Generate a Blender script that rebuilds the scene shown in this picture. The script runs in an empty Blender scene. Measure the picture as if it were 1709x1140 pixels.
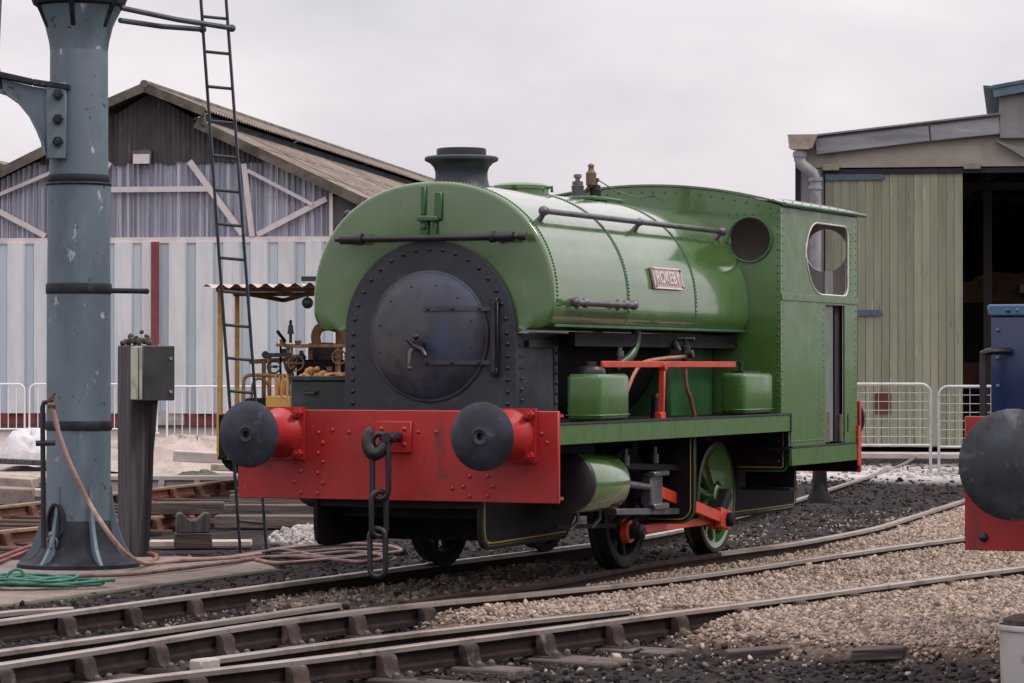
import bpy, bmesh, math, random
import numpy as np
from mathutils import Vector, Matrix, geometry

SC = bpy.context.scene
COL = SC.collection
random.seed(7)
RNG = np.random.default_rng(7)
R = math.radians
PI = math.pi

# ------------------------------------------------------------------ camera
CAMLOC = Vector((9.1704, -18.892, 1.5122)); YAW = 0.414; PIT = 0.0078; F = 5175.0
cam = bpy.data.cameras.new('camera'); camo = bpy.data.objects.new('camera', cam); COL.objects.link(camo)
camo.location = CAMLOC; camo.rotation_euler = (PI/2 + PIT, 0, YAW)
cam.sensor_width = 36; cam.lens = F/1709*36; cam.clip_start = .5; cam.clip_end = 3000
SC.camera = camo
# ------------------------------------------------------------------ overcast sky, soft sun
W = bpy.data.worlds.new('World'); SC.world = W; W.use_nodes = True
nt = W.node_tree; nt.nodes.clear()
wo = nt.nodes.new('ShaderNodeOutputWorld'); bg = nt.nodes.new('ShaderNodeBackground')
sky = nt.nodes.new('ShaderNodeTexSky'); sky.sky_type = 'NISHITA'; sky.sun_disc = False
SUN_EL, SUN_AZ = R(52), R(82)      # azimuth measured clockwise from +Y
sky.sun_elevation = SUN_EL; sky.sun_rotation = SUN_AZ
tc = nt.nodes.new('ShaderNodeTexCoord'); no = nt.nodes.new('ShaderNodeTexNoise')
no.inputs['Scale'].default_value = 5.5; no.inputs['Detail'].default_value = 5; no.inputs['Roughness'].default_value = .55
mp = nt.nodes.new('ShaderNodeMapping'); mp.inputs['Scale'].default_value = (1, 1, 2.2)
ra = nt.nodes.new('ShaderNodeValToRGB')
ra.color_ramp.elements[0].position = .28; ra.color_ramp.elements[0].color = (4.9, 4.7, 5.2, 1)
ra.color_ramp.elements[1].position = .72; ra.color_ramp.elements[1].color = (7.7, 7.15, 7.35, 1)
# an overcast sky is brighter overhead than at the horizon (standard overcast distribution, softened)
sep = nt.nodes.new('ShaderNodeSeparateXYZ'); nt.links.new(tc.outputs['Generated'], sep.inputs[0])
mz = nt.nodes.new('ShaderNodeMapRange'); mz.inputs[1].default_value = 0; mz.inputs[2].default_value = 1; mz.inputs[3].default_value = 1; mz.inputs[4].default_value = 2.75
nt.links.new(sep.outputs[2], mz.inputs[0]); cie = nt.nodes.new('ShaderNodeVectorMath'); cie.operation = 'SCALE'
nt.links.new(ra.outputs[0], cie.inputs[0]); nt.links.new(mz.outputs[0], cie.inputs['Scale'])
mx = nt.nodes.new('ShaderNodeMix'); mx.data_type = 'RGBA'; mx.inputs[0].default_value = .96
nt.links.new(tc.outputs['Generated'], mp.inputs['Vector']); nt.links.new(mp.outputs[0], no.inputs['Vector'])
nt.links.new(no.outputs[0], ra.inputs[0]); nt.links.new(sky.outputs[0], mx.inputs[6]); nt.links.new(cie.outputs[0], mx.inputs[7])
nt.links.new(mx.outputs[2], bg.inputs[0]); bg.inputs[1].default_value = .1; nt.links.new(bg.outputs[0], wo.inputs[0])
sun = bpy.data.lights.new('sun', 'SUN'); sun.energy = 1.4; sun.angle = R(10); sun.color = (1, .95, .88)
suno = bpy.data.objects.new('sun', sun); COL.objects.link(suno)
sd = Vector((math.sin(SUN_AZ)*math.cos(SUN_EL), math.cos(SUN_AZ)*math.cos(SUN_EL), math.sin(SUN_EL)))
suno.rotation_euler = sd.to_track_quat('Z', 'Y').to_euler(); suno.location = (20, -10, 40)
SC.view_settings.view_transform = 'Standard'; SC.view_settings.look = 'None'
SC.view_settings.exposure = .14; SC.view_settings.gamma = 1; SC.view_settings.use_curve_mapping = False
SC.cycles.max_bounces = 6

# ------------------------------------------------------------------ measuring helpers (pixel of the 1709 px photo -> world point)
_fw = Vector((-math.sin(YAW)*math.cos(PIT), math.cos(YAW)*math.cos(PIT), math.sin(PIT)))
_r = Vector((math.cos(YAW), math.sin(YAW), 0)); _u = _r.cross(_fw)
def ray(px, py): return _r*((px-854.5)/F) - _u*((py-570)/F) + _fw
def P(px, py, Z): return CAMLOC + ray(px, py)*Z
def on(px, py, ax, v):
    d = ray(px, py); return CAMLOC + d*((v-CAMLOC[ax])/d[ax])
def gp(px, py, z=0.0): return on(px, py, 2, z)
def zz(py, Z): return P(854, py, Z).z

# ------------------------------------------------------------------ object helpers
MW = {}
def props(o, label=None, cat=None, group=None, kind=None):
    if label: o['label'] = label
    if cat: o['category'] = cat
    if group: o['group'] = group
    if kind: o['kind'] = kind
    return o
def thing(name, label, cat, loc=(0, 0, 0), rz=0, group=None):
    o = bpy.data.objects.new(name, None); COL.objects.link(o); o.empty_display_size = .2
    o.location = loc; o.rotation_euler = (0, 0, rz)
    MW[o.name] = Matrix.Translation(Vector(loc)) @ Matrix.Rotation(rz, 4, 'Z')
    return props(o, label, cat, group)
def kids(o): return [c for c in bpy.data.objects if c.parent == o]
def copy_tree(o, parent=None):
    c = o.copy(); COL.objects.link(c)
    if parent: c.parent = parent
    for ch in kids(o): copy_tree(ch, c)
    return c
def clone(src, parent, loc=None, rot=None, name=None):
    c = src.copy(); COL.objects.link(c); c.parent = parent
    if loc is not None: c.location = loc
    if rot is not None: c.rotation_euler = rot
    return c

class MB:
    def __init__(s): s.v = []; s.f = []
    def add(s, vs, fs):
        o = len(s.v); s.v += [Vector(v) for v in vs]; s.f += [tuple(i+o for i in f) for f in fs]; return s
    def box(s, c, d, rot=None, top=1.0):
        x, y, z = d[0]/2, d[1]/2, d[2]/2
        vs = [Vector((i*x*(top if k > 0 else 1), j*y*(top if k > 0 else 1), k*z)) for k in (-1, 1) for j in (-1, 1) for i in (-1, 1)]
        if rot is not None: vs = [rot @ v for v in vs]
        c = Vector(c)
        return s.add([v+c for v in vs], [(0, 2, 3, 1), (4, 5, 7, 6), (0, 1, 5, 4), (2, 6, 7, 3), (0, 4, 6, 2), (1, 3, 7, 5)])
    def span(s, a, b):   # box from corner to corner
        a = Vector(a); b = Vector(b); return s.box((a+b)/2, [abs(q) for q in (b-a)])
    def frame(s, d):
        d = Vector(d).normalized(); r = Vector((0, 0, 1)) if abs(d.z) < .9 else Vector((1, 0, 0))
        x = d.cross(r).normalized(); return x, x.cross(d).normalized(), d
    def lathe(s, prof, o, ax, n=24, a0=0.0):
        x, y, d = s.frame(ax); o = Vector(o); vs = []; fs = []
        for r, t in prof:
            for i in range(n):
                a = a0+2*PI*i/n; vs.append(o+d*t+(x*math.cos(a)+y*math.sin(a))*max(r, 1e-4))
        for k in range(len(prof)-1):
            for i in range(n):
                j = (i+1) % n; fs.append((k*n+i, k*n+j, (k+1)*n+j, (k+1)*n+i))
        closed = tuple(prof[0]) == tuple(prof[-1])
        if prof[0][0] > 1e-3 and not closed: fs.append(tuple(reversed(range(n))))
        if prof[-1][0] > 1e-3 and not closed: fs.append(tuple((len(prof)-1)*n+i for i in range(n)))
        return s.add(vs, fs)
    def cyl(s, a, b, r0, r1=None, n=16):
        a = Vector(a); b = Vector(b); return s.lathe([(r0, 0), (r0 if r1 is None else r1, (b-a).length)], a, b-a, n)
    def ball(s, c, r, n=12):
        return s.lathe([(r*math.sin(PI*k/8), -r*math.cos(PI*k/8)) for k in range(9)], c, (0, 0, 1), n)
    def dome(s, c, nr, r, n=8, h=.75):
        return s.lathe([(r, 0), (r*.85, r*h*.55), (r*.45, r*h*.92), (0, r*h)], c, nr, n)
    def tube(s, pts, r, n=8, closed=False):
        pts = [Vector(p) for p in pts]; m = len(pts); vs = []; fs = []; px = None
        for i, p in enumerate(pts):
            if closed: t = pts[(i+1) % m]-pts[i-1]
            else: t = pts[min(i+1, m-1)]-pts[max(i-1, 0)]
            t.normalize()
            if px is None: px, py, _ = s.frame(t)
            px = (px-t*px.dot(t)).normalized(); py = px.cross(t)
            rr = r[i] if isinstance(r, (list, tuple)) else r
            vs += [p+(px*math.cos(2*PI*k/n)+py*math.sin(2*PI*k/n))*rr for k in range(n)]
        for i in range(m if closed else m-1):
            q = (i+1) % m
            for k in range(n):
                l = (k+1) % n; fs.append((i*n+k, q*n+k, q*n+l, i*n+l))
        if not closed: fs += [tuple(range(n)), tuple(reversed([(m-1)*n+k for k in range(n)]))]
        return s.add(vs, fs)
    def bar(s, a, b, w, h, up=(0, 0, 1)):  # rectangular bar
        a = Vector(a); b = Vector(b); d = (b-a).normalized(); up = Vector(up)
        x = d.cross(up).normalized(); y = x.cross(d)
        vs = [p+x*i*w/2+y*j*h/2 for p in (a, b) for j in (-1, 1) for i in (-1, 1)]
        return s.add(vs, [(0, 2, 3, 1), (4, 5, 7, 6), (0, 1, 5, 4), (2, 6, 7, 3), (0, 4, 6, 2), (1, 3, 7, 5)])
    def plate(s, outer, holes, fn, t):   # 2D outline with holes, thickness t; fn(u,v,w)->point
        loops = [outer]+list(holes); flat = [p for l in loops for p in l]; n = len(flat)
        tri = geometry.tessellate_polygon([[Vector((p[0], p[1], 0)) for p in l] for l in loops])
        vs = [fn(p[0], p[1], 0) for p in flat]+[fn(p[0], p[1], t) for p in flat]
        fs = [tuple(q) for q in tri]+[tuple(i+n for i in reversed(q)) for q in tri]; o = 0
        for l in loops:
            m = len(l)
            for i in range(m): j = (i+1) % m; fs.append((o+i, o+j, n+o+j, n+o+i))
            o += m
        return s.add(vs, fs)
    def sweep(s, prof, pts, up=Vector((0, 0, 1))):   # closed 2D profile (side, up) along a path
        pts = [Vector(p) for p in pts]; m = len(pts); n = len(prof); vs = []; fs = []
        for i, p in enumerate(pts):
            t = (pts[min(i+1, m-1)]-pts[max(i-1, 0)]).normalized(); x = t.cross(up).normalized(); y = x.cross(t)
            vs += [p+x*a+y*b for a, b in prof]
        for i in range(m-1):
            for k in range(n):
                l = (k+1) % n; fs.append((i*n+k, i*n+l, (i+1)*n+l, (i+1)*n+k))
        fs += [tuple(reversed(range(n))), tuple((m-1)*n+k for k in range(n))]
        return s.add(vs, fs)
    def build(s, name, mat, parent=None, w=False, bevel=0, seg=1, sharp=38, smooth=True, kind=None):
        me = bpy.data.meshes.new(name); vs = s.v; org = Vector((0, 0, 0))
        if parent is None:
            org = Vector((sum(v.x for v in vs)/len(vs), sum(v.y for v in vs)/len(vs), min(v.z for v in vs)))
            vs = [v-org for v in vs]
        elif w:
            inv = MW[parent.name].inverted(); vs = [inv @ v for v in vs]
        me.from_pydata(vs, [], s.f)
        bm = bmesh.new(); bm.from_mesh(me)
        bmesh.ops.recalc_face_normals(bm, faces=bm.faces)
        if bevel:
            ed = [e for e in bm.edges if len(e.link_faces) == 2 and e.calc_face_angle(0) > R(40)]
            bmesh.ops.bevel(bm, geom=ed, offset=bevel, segments=seg, profile=.5, affect='EDGES', clamp_overlap=True)
        bm.to_mesh(me); bm.free()
        if smooth:
            me.polygons.foreach_set('use_smooth', [True]*len(me.polygons)); me.set_sharp_from_angle(angle=R(sharp))
        me.materials.append(mat)
        o = bpy.data.objects.new(name, me); COL.objects.link(o)
        if parent is not None:
            o.parent = parent; MW[o.name] = MW[parent.name]
        else:
            o.location = org; MW[o.name] = Matrix.Translation(org)
        if kind: o['kind'] = kind
        return o

# ------------------------------------------------------------------ materials
def mat(name, col, rough=.5, metal=0.0, var=(), bump=None, coat=0, stretch=(1, 1, 1), spec=.5, island=0, obj=0, rvar=0):
    """var: list of (colour, noise scale, lo, hi[, stretch]) layers mixed over the base where the noise runs from lo to hi"""
    m = bpy.data.materials.new(name); m.use_nodes = True; t = m.node_tree; N = t.nodes; L = t.links
    b = N['Principled BSDF']; b.inputs['Roughness'].default_value = rough; b.inputs['Metallic'].default_value = metal
    b.inputs['Specular IOR Level'].default_value = spec
    if coat: b.inputs['Coat Weight'].default_value = coat; b.inputs['Coat Roughness'].default_value = .08
    tcn = N.new('ShaderNodeTexCoord'); oi = N.new('ShaderNodeObjectInfo'); ml = N.new('ShaderNodeVectorMath'); ml.operation = 'SCALE'
    cb = N.new('ShaderNodeCombineXYZ'); 
    for k in range(3): L.new(oi.outputs['Random'], cb.inputs[k])
    L.new(cb.outputs[0], ml.inputs[0]); ml.inputs['Scale'].default_value = 41
    ad = N.new('ShaderNodeVectorMath'); L.new(tcn.outputs['Object'], ad.inputs[0]); L.new(ml.outputs[0], ad.inputs[1])
    def noise(sc, st, det=5.0):
        mpn = N.new('ShaderNodeMapping'); mpn.inputs['Scale'].default_value = st; L.new(ad.outputs[0], mpn.inputs[0])
        n = N.new('ShaderNodeTexNoise'); n.inputs['Scale'].default_value = sc; n.inputs['Detail'].default_value = det
        n.inputs['Roughness'].default_value = .6; L.new(mpn.outputs[0], n.inputs['Vector']); return n.outputs[0]
    c = N.new('ShaderNodeRGB'); c.outputs[0].default_value = (*col, 1); cur = c.outputs[0]
    for v in var:
        n = noise(v[1], v[4] if len(v) > 4 else stretch); mr = N.new('ShaderNodeMapRange'); mr.clamp = True
        mr.inputs[1].default_value = v[2]; mr.inputs[2].default_value = v[3]; L.new(n, mr.inputs[0])
        q = N.new('ShaderNodeMix'); q.data_type = 'RGBA'; L.new(mr.outputs[0], q.inputs[0]); L.new(cur, q.inputs[6])
        q.inputs[7].default_value = (*v[0], 1); cur = q.outputs[2]
    for amt, which in ((island, 'i'), (obj, 'o')):
        if amt:
            hs = N.new('ShaderNodeHueSaturation'); mr = N.new('ShaderNodeMapRange')
            src = N.new('ShaderNodeNewGeometry').outputs['Random Per Island'] if which == 'i' else oi.outputs['Random']
            L.new(src, mr.inputs[0]); mr.inputs[3].default_value = 1-amt; mr.inputs[4].default_value = 1+amt
            L.new(mr.outputs[0], hs.inputs['Value']); L.new(cur, hs.inputs['Color']); cur = hs.outputs[0]
    L.new(cur, b.inputs['Base Color'])
    if rvar:
        n = noise(6, (1, 1, 1)); mr = N.new('ShaderNodeMapRange'); mr.inputs[1].default_value = .3; mr.inputs[2].default_value = .7
        mr.inputs[3].default_value = max(.02, rough-rvar); mr.inputs[4].default_value = rough+rvar; L.new(n, mr.inputs[0]); L.new(mr.outputs[0], b.inputs['Roughness'])
    if bump:
        n = noise(bump[0], stretch, bump[3] if len(bump) > 3 else 6); bp = N.new('ShaderNodeBump'); bp.inputs['Strength'].default_value = bump[1]
        bp.inputs['Distance'].default_value = bump[2] if len(bump) > 2 else .01
        L.new(n, bp.inputs['Height']); L.new(bp.outputs[0], b.inputs['Normal'])
    return m
m_green = mat('green_paint', (.058, .136, .03), .22, var=[((.048, .12, .024), 1.2, .4, .65), ((.1, .165, .055), 6, .58, .82), ((.03, .065, .02), 2.4, .6, .78, (2.5, 2.5, .35)), ((.02, .022, .015), 11, .69, .76)], bump=(1.5, .6, .03, 1.5), coat=1, rvar=.08, spec=.75)
m_green_side = mat('green_paint_cab', (.05, .126, .028), .3, var=[((.047, .125, .023), 1.3, .4, .65), ((.085, .145, .055), 10, .6, .82), ((.03, .07, .02), 3, .58, .76, (3, 3, .3)), ((.022, .024, .016), 14, .69, .75)], bump=(2, .25, .02, 1), coat=.25, rvar=.12)
m_green_dk = mat('green_paint_grimy', (.035, .115, .04), .35, var=[((.02, .05, .02), 3, .45, .75)], bump=(3, .1), rvar=.1)
m_red = mat('red_paint', (.40, .021, .021), .4, var=[((.3, .015, .016), 1.6, .4, .66), ((.17, .024, .02), 11, .6, .76), ((.08, .028, .026), 3.4, .61, .78, (2, 2, .4)), ((.5, .1, .08), 19, .69, .74)], bump=(2, .2, .015, 1), coat=.1, rvar=.14)
m_vermilion = mat('vermilion_paint', (.52, .045, .018), .4, var=[((.36, .03, .015), 5, .45, .7), ((.12, .03, .02), 9, .62, .75)])
m_black = mat('black_paint', (.013, .011, .016), .42, var=[((.03, .026, .03), 5, .5, .75)], bump=(9, .08), rvar=.1)
m_blackdk = mat('black_underframe', (.0075, .006, .009), .75, var=[((.02, .015, .014), 6, .5, .8)], bump=(12, .15), spec=.25)
m_smoke = mat('smokebox_black', (.025, .029, .043), .5, var=[((.019, .018, .026), 2.2, .42, .62), ((.055, .055, .064), 8, .58, .8)], bump=(5, .1), rvar=.1)
m_door = mat('smokebox_door_black', (.035, .038, .05), .47, var=[((.04, .055, .1), 1.35, .48, .64), ((.07, .066, .07), 2.6, .5, .72), ((.016, .014, .018), 4, .52, .68)], bump=(4, .1), rvar=.12)
m_buf = mat('buffer_steel', (.036, .042, .062), .45, .35, var=[((.026, .026, .035), 5, .42, .6), ((.11, .115, .13), 9, .6, .74)], bump=(14, .2), rvar=.1)
m_greymetal = mat('grey_dull_steel', (.13, .125, .14), .38, .5, var=[((.06, .055, .06), 8, .45, .7)])
m_brass = mat('brass_dull', (.16, .105, .07), .5, .4, var=[((.09, .06, .045), 12, .5, .7)])
m_copper = mat('copper_pipe', (.42, .2, .13), .4, .6, var=[((.2, .1, .07), 14, .5, .7)])
m_cream = mat('cream_paint', (.74, .68, .64), .55, var=[((.6, .53, .5), 5, .45, .7)])
m_lining = mat('lining_orange', (.5, .3, .1), .5)
m_plate = mat('nameplate_red_oxide', (.36, .265, .24), .5, var=[((.24, .13, .11), 20, .5, .7)])
m_letter = mat('nameplate_letters', (.58, .53, .49), .45)
m_column = mat('blue_grey_column_paint', (.13, .172, .205), .55, var=[((.085, .12, .15), 2.0, .4, .62, (1, 1, .5)), ((.15, .205, .245), 4, .56, .72, (1, 1, .3)), ((.42, .43, .46), 6, .645, .685, (1, 1, .5)), ((.025, .024, .03), 9, .655, .69), ((.1, .065, .05), 3.2, .66, .74, (1.5, 1.5, .2))], bump=(10, .35, .01))
m_column_dk = mat('blue_grey_grime', (.024, .029, .04), .65, var=[((.011, .01, .014), 5, .4, .65), ((.07, .09, .105), 6, .58, .72), ((.1, .07, .05), 4, .64, .74)], bump=(14, .4), spec=.25)
m_ladder = mat('ladder_paint', (.05, .065, .085), .5, var=[((.03, .027, .032), 6, .45, .7)])
m_wood = mat('weathered_post_wood', (.1, .092, .094), .88, var=[((.04, .035, .037), 5, .4, .65, (6, 6, .25)), ((.2, .19, .18), 9, .6, .8, (6, 6, .15))], bump=(12, .6, .02), stretch=(5, 5, .3))
m_sleeper = mat('sleeper_wood', (.125, .095, .08), .9, var=[((.05, .037, .034), 5, .4, .65, (.4, 6, 6)), ((.22, .18, .155), 10, .6, .8, (.3, 5, 5))], bump=(14, .6, .02), stretch=(.4, 5, 5), obj=.3)
m_plank = mat('pale_timber', (.4, .34, .27), .8, var=[((.25, .2, .16), 6, .45, .7)], bump=(14, .3), obj=.25)
m_conc = mat('concrete', (.25, .205, .18), .9, var=[((.16, .125, .105), 2.4, .4, .65), ((.08, .066, .06), 7, .6, .78), ((.33, .285, .25), 20, .55, .75)], bump=(22, .35), spec=.2)
m_conc_pale = mat('pale_concrete', (.5, .45, .42), .85, var=[((.33, .29, .26), 2, .45, .7)], bump=(14, .3))
m_moss = mat('mossy_edge', (.09, .085, .06), .9, var=[((.05, .065, .04), 5, .4, .6)], bump=(20, .5))
m_railside = mat('rail_rust_dark', (.034, .022, .019), .85, var=[((.018, .013, .013), 7, .4, .65), ((.075, .048, .035), 11, .6, .8)], bump=(30, .3, .005), spec=.15)
m_railtop = mat('rail_head_worn', (.36, .31, .275), .36, .55, var=[((.2, .15, .12), 3, .5, .7), ((.1, .075, .06), 12, .62, .8)], rvar=.08)
m_rusttop = mat('rail_head_rusty', (.25, .17, .11), .6, .1, var=[((.14, .08, .055), 6, .45, .7)])
m_rustside = mat('rail_rust_red', (.13, .05, .033), .85, var=[((.06, .03, .025), 5, .4, .7)], spec=.2)
m_chair = mat('cast_iron_chair', (.06, .041, .033), .8, var=[((.026, .02, .019), 7, .4, .65), ((.17, .13, .1), 12, .58, .76)], bump=(24, .5, .008), obj=.35, spec=.2)
m_bolt = mat('bolt_worn', (.09, .075, .07), .6, .2)
m_rustchair = mat('rusty_chair_iron', (.13, .055, .036), .85, var=[((.06, .032, .027), 6, .4, .65)], bump=(20, .4, .008), obj=.35, spec=.2)
m_rustsleeper = mat('rust_stained_sleeper', (.085, .052, .042), .9, var=[((.04, .028, .026), 5, .4, .65, (.4, 6, 6)), ((.17, .12, .1), 9, .6, .8, (.3, 5, 5))], bump=(14, .6, .02), obj=.3, spec=.2)
m_key = mat('oak_key', (.16, .12, .09), .85)
m_hose_pink = mat('hose_pinkish', (.33, .2, .17), .6, var=[((.2, .11, .095), 7, .45, .65), ((.42, .3, .26), 20, .6, .75)])
m_hose_brown = mat('hose_brown', (.2, .125, .105), .6, var=[((.1, .06, .055), 8, .45, .65)])
m_hose_red = mat('hose_dark_red', (.24, .07, .06), .55, var=[((.12, .04, .04), 8, .5, .7)])
m_hose_green = mat('rope_green', (.035, .15, .11), .6, var=[((.1, .25, .2), 22, .55, .75)])
m_boxside = mat('cream_metal_box', (.52, .52, .41), .5, var=[((.28, .27, .22), 5, .5, .7)])
m_boxdoor = mat('dark_steel_door', (.085, .08, .08), .45, .3, var=[((.055, .05, .052), 5, .4, .7)])
m_yellow = mat('yellow_paint_worn', (.52, .3, .06), .5, var=[((.35, .18, .04), 6, .45, .7), ((.16, .08, .04), 14, .6, .75)])
m_doorgrey = mat('grey_green_door', (.15, .17, .16), .6, var=[((.09, .1, .095), 4, .45, .7)])
m_inner = mat('dusty_inner_timber', (.1, .085, .08), .9)
m_endcap = mat('weathered_pale_paint', (.4, .36, .33), .7, var=[((.24, .2, .18), 9, .45, .65)])
m_yellowdk = mat('yellow_brown_grime', (.3, .17, .06), .6, var=[((.1, .06, .035), 9, .42, .68)])
m_canopy = mat('canopy_sheet', (.5, .44, .38), .7, var=[((.3, .17, .08), 6, .45, .65)])
m_canopy_u = mat('canopy_frame', (.22, .11, .04), .7, var=[((.1, .06, .03), 6, .45, .7)])
m_dkgreen = mat('dark_green_black', (.017, .024, .023), .45, var=[((.05, .055, .05), 8, .55, .75)])
m_clad_w = mat('white_cladding', (.72, .735, .735), .5, var=[((.6, .615, .63), 1.2, .42, .68, (3, 3, .4)), ((.52, .47, .44), 2.2, .62, .8, (4, 4, .15))], obj=.05, bump=(1.2, .4, .05, 2))
m_clad_b = mat('pale_blue_cladding', (.53, .61, .68), .5, var=[((.6, .67, .72), 1.0, .42, .68, (2, 2, .3)), ((.44, .45, .46), 2.2, .6, .8, (4, 4, .15))], obj=.1)
m_redpaint2 = mat('dull_red_trim', (.24, .05, .05), .6, var=[((.15, .045, .045), 3, .45, .7)])
m_asb = mat('weathered_asbestos', (.115, .105, .105), .9, var=[((.06, .056, .06), .8, .4, .65, (2, 2, .5)), ((.26, .24, .22), 2.4, .62, .76, (3, 3, .5)), ((.1, .085, .06), 3, .55, .75)], bump=(8, .3), obj=.12)
m_roofs = mat('lichened_roof_sheet', (.25, .205, .17), .92, var=[((.15, .125, .105), 1.6, .4, .62), ((.36, .31, .255), 3.2, .54, .7), ((.075, .06, .05), 5, .6, .75), ((.12, .105, .085), .9, .58, .72)], bump=(6, .6, .05), obj=.16, spec=.2)
m_verge = mat('mossy_verge', (.15, .125, .1), .9, var=[((.06, .055, .045), 2, .42, .62), ((.28, .25, .2), 4, .6, .78)], bump=(9, .5, .03))
m_trans = mat('translucent_sheeting', (.35, .36, .42), .4, var=[((.18, .19, .245), 1.4, .42, .6, (9, 1, .12)), ((.6, .59, .64), 2.2, .55, .61, (5, 1, .03)), ((.31, .27, .31), .8, .55, .75, (.3, 1, 3))], obj=.15)
m_truss = mat('white_truss_paint', (.7, .63, .62), .6, var=[((.55, .48, .47), 2, .5, .75)])
m_gdoor = mat('sage_green_boards', (.27, .28, .19), .78, var=[((.21, .22, .15), 1.2, .4, .65, (3, 3, .4)), ((.31, .265, .19), 3, .55, .7, (4, 4, .3)), ((.45, .38, .3), 4.5, .65, .70, (6, 6, .35)), ((.09, .08, .06), 6, .65, .74, (3, 3, .3))], bump=(9, .3), obj=.16)
m_strap = mat('blue_strap_paint', (.07, .115, .16), .55, var=[((.04, .06, .08), 6, .45, .7)])
m_grey_wall = mat('grey_render', (.26, .25, .255), .85, var=[((.18, .17, .175), 1.5, .4, .65), ((.36, .345, .34), 3, .58, .75)], bump=(8, .3))
m_fascia = mat('weathered_fascia', (.32, .315, .33), .8, var=[((.2, .21, .24), 1.3, .45, .62, (.5, 1, 3)), ((.44, .42, .4), 4, .58, .75, (.5, 1, 2)), ((.14, .14, .15), 7, .64, .78)], bump=(9, .3))
m_lintel = mat('stained_concrete_beam', (.37, .335, .285), .85, var=[((.27, .235, .19), 1.4, .42, .66), ((.42, .31, .22), 2.1, .6, .75)], bump=(14, .3))
m_bluefascia = mat('blue_grey_fascia', (.13, .2, .25), .6, var=[((.09, .13, .17), 3, .45, .7)])
m_drain = mat('cast_drainpipe', (.3, .3, .315), .55, var=[((.2, .19, .2), 5, .45, .7)])
m_hopper = mat('stained_hopper', (.36, .31, .26), .7, var=[((.25, .18, .12), 6, .45, .7)])
m_dark_in = mat('dark_trim_and_shade', (.018, .016, .026), .9, var=[((.03, .024, .03), 1.2, .5, .75)])  # near black painted in for shade indoors, in holes and gaps; dark trim too
m_galv = mat('galvanised_tube', (.5, .49, .5), .42, .5, var=[((.36, .35, .36), 7, .45, .7)])
m_white_tube = mat('white_tube_paint', (.72, .68, .68), .5, var=[((.5, .45, .43), 7, .6, .75)])
m_bin = mat('stained_bin_steel', (.52, .49, .47), .5, .2, var=[((.36, .32, .28), 5, .45, .68), ((.25, .18, .12), 9, .62, .78)], bump=(8, .2))
m_blue = mat('blue_loco_paint', (.012, .026, .085), .32, var=[((.014, .03, .09), 2, .4, .7)], coat=.2, rvar=.08)
m_bluecap = mat('blue_cap_paint', (.06, .13, .22), .4)
m_bufworn = mat('worn_buffer_face', (.04, .042, .052), .52, .35, var=[((.075, .09, .11), 2.3, .45, .6), ((.2, .19, .185), 4.2, .53, .66), ((.03, .028, .028), 13, .56, .68)], bump=(16, .25))
m_sand = mat('pale_sand', (.46, .385, .34), .95, var=[((.32, .26, .22), 3, .42, .68)], bump=(9, .7, .06))
m_tarp = mat('white_plastic_sheet', (.62, .6, .62), .45, var=[((.45, .43, .45), 3, .5, .7)], bump=(3, .7, .08))
m_ochre = mat('ochre_rags', (.5, .27, .1), .9, var=[((.3, .15, .06), 14, .45, .7)])
m_hill = mat('mossy_far_roof', (.16, .14, .09), .9, var=[((.1, .1, .06), 1, .4, .7)])
# loose stone and the ground sheet
m_tan = mat('tan_ballast_stone', (.34, .265, .21), .9, var=[((.24, .185, .15), 6, .42, .66)], island=.55, spec=.2)
m_cind = mat('cinder_stone', (.028, .023, .024), .9, var=[((.06, .05, .046), 6, .5, .7)], island=.75, spec=.2)
m_greyst = mat('grey_brown_stone', (.2, .16, .13), .9, var=[((.12, .095, .078), 6, .42, .66)], island=.6, spec=.2)
m_whitest = mat('white_stone', (.36, .33, .31), .9, island=.35, spec=.2)

# ------------------------------------------------------------------ ground sheet
def poly_w(pts, z=-.1): return np.array([[gp(a, b, z).x, gp(a, b, z).y] for a, b in pts])
Z_TAN = poly_w([(1850, 850), (1700, 800), (1605, 840), (1450, 890), (1220, 934), (1040, 958), (800, 992), (740, 1030), (850, 1050), (1060, 1022), (1170, 1035), (1225, 1066), (1330, 1082), (1480, 1092), (1709, 1096), (2100, 1080)])
Z_GRY = poly_w([(410, 1016), (470, 985), (640, 966), (720, 946), (900, 935), (1040, 950), (900, 985), (760, 1004), (600, 1004), (500, 1014)])
Z_WHT = poly_w([(1300, 786), (1440, 782), (1600, 786), (1700, 800), (1600, 802), (1430, 800), (1300, 806)])
Z_WH2 = poly_w([(452, 905), (470, 893), (510, 884), (560, 884), (560, 905), (500, 915)])
Z_YARD = poly_w([(-300, 790), (-300, 724), (400, 724), (400, 790)])
def pdist(x, y, poly):
    x = np.asarray(x, float); y = np.asarray(y, float); ins = np.zeros(x.shape, bool); dd = np.full(x.shape, 1e9); n = len(poly)
    for i in range(n):
        x0, y0 = poly[i]; x1, y1 = poly[(i+1) % n]
        c = (y0 > y) != (y1 > y)
        ins ^= c & (x < (x1-x0)*(y-y0)/((y1-y0) if y1 != y0 else 1e-9)+x0)
        t = np.clip(((x-x0)*(x1-x0)+(y-y0)*(y1-y0))/((x1-x0)**2+(y1-y0)**2), 0, 1)
        dd = np.minimum(dd, np.hypot(x-x0-t*(x1-x0), y-y0-t*(y1-y0)))
    return np.where(ins, dd, -dd)
_ph = RNG.uniform(0, 6.28, 24); _di = RNG.uniform(0, 6.28, 24)
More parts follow.
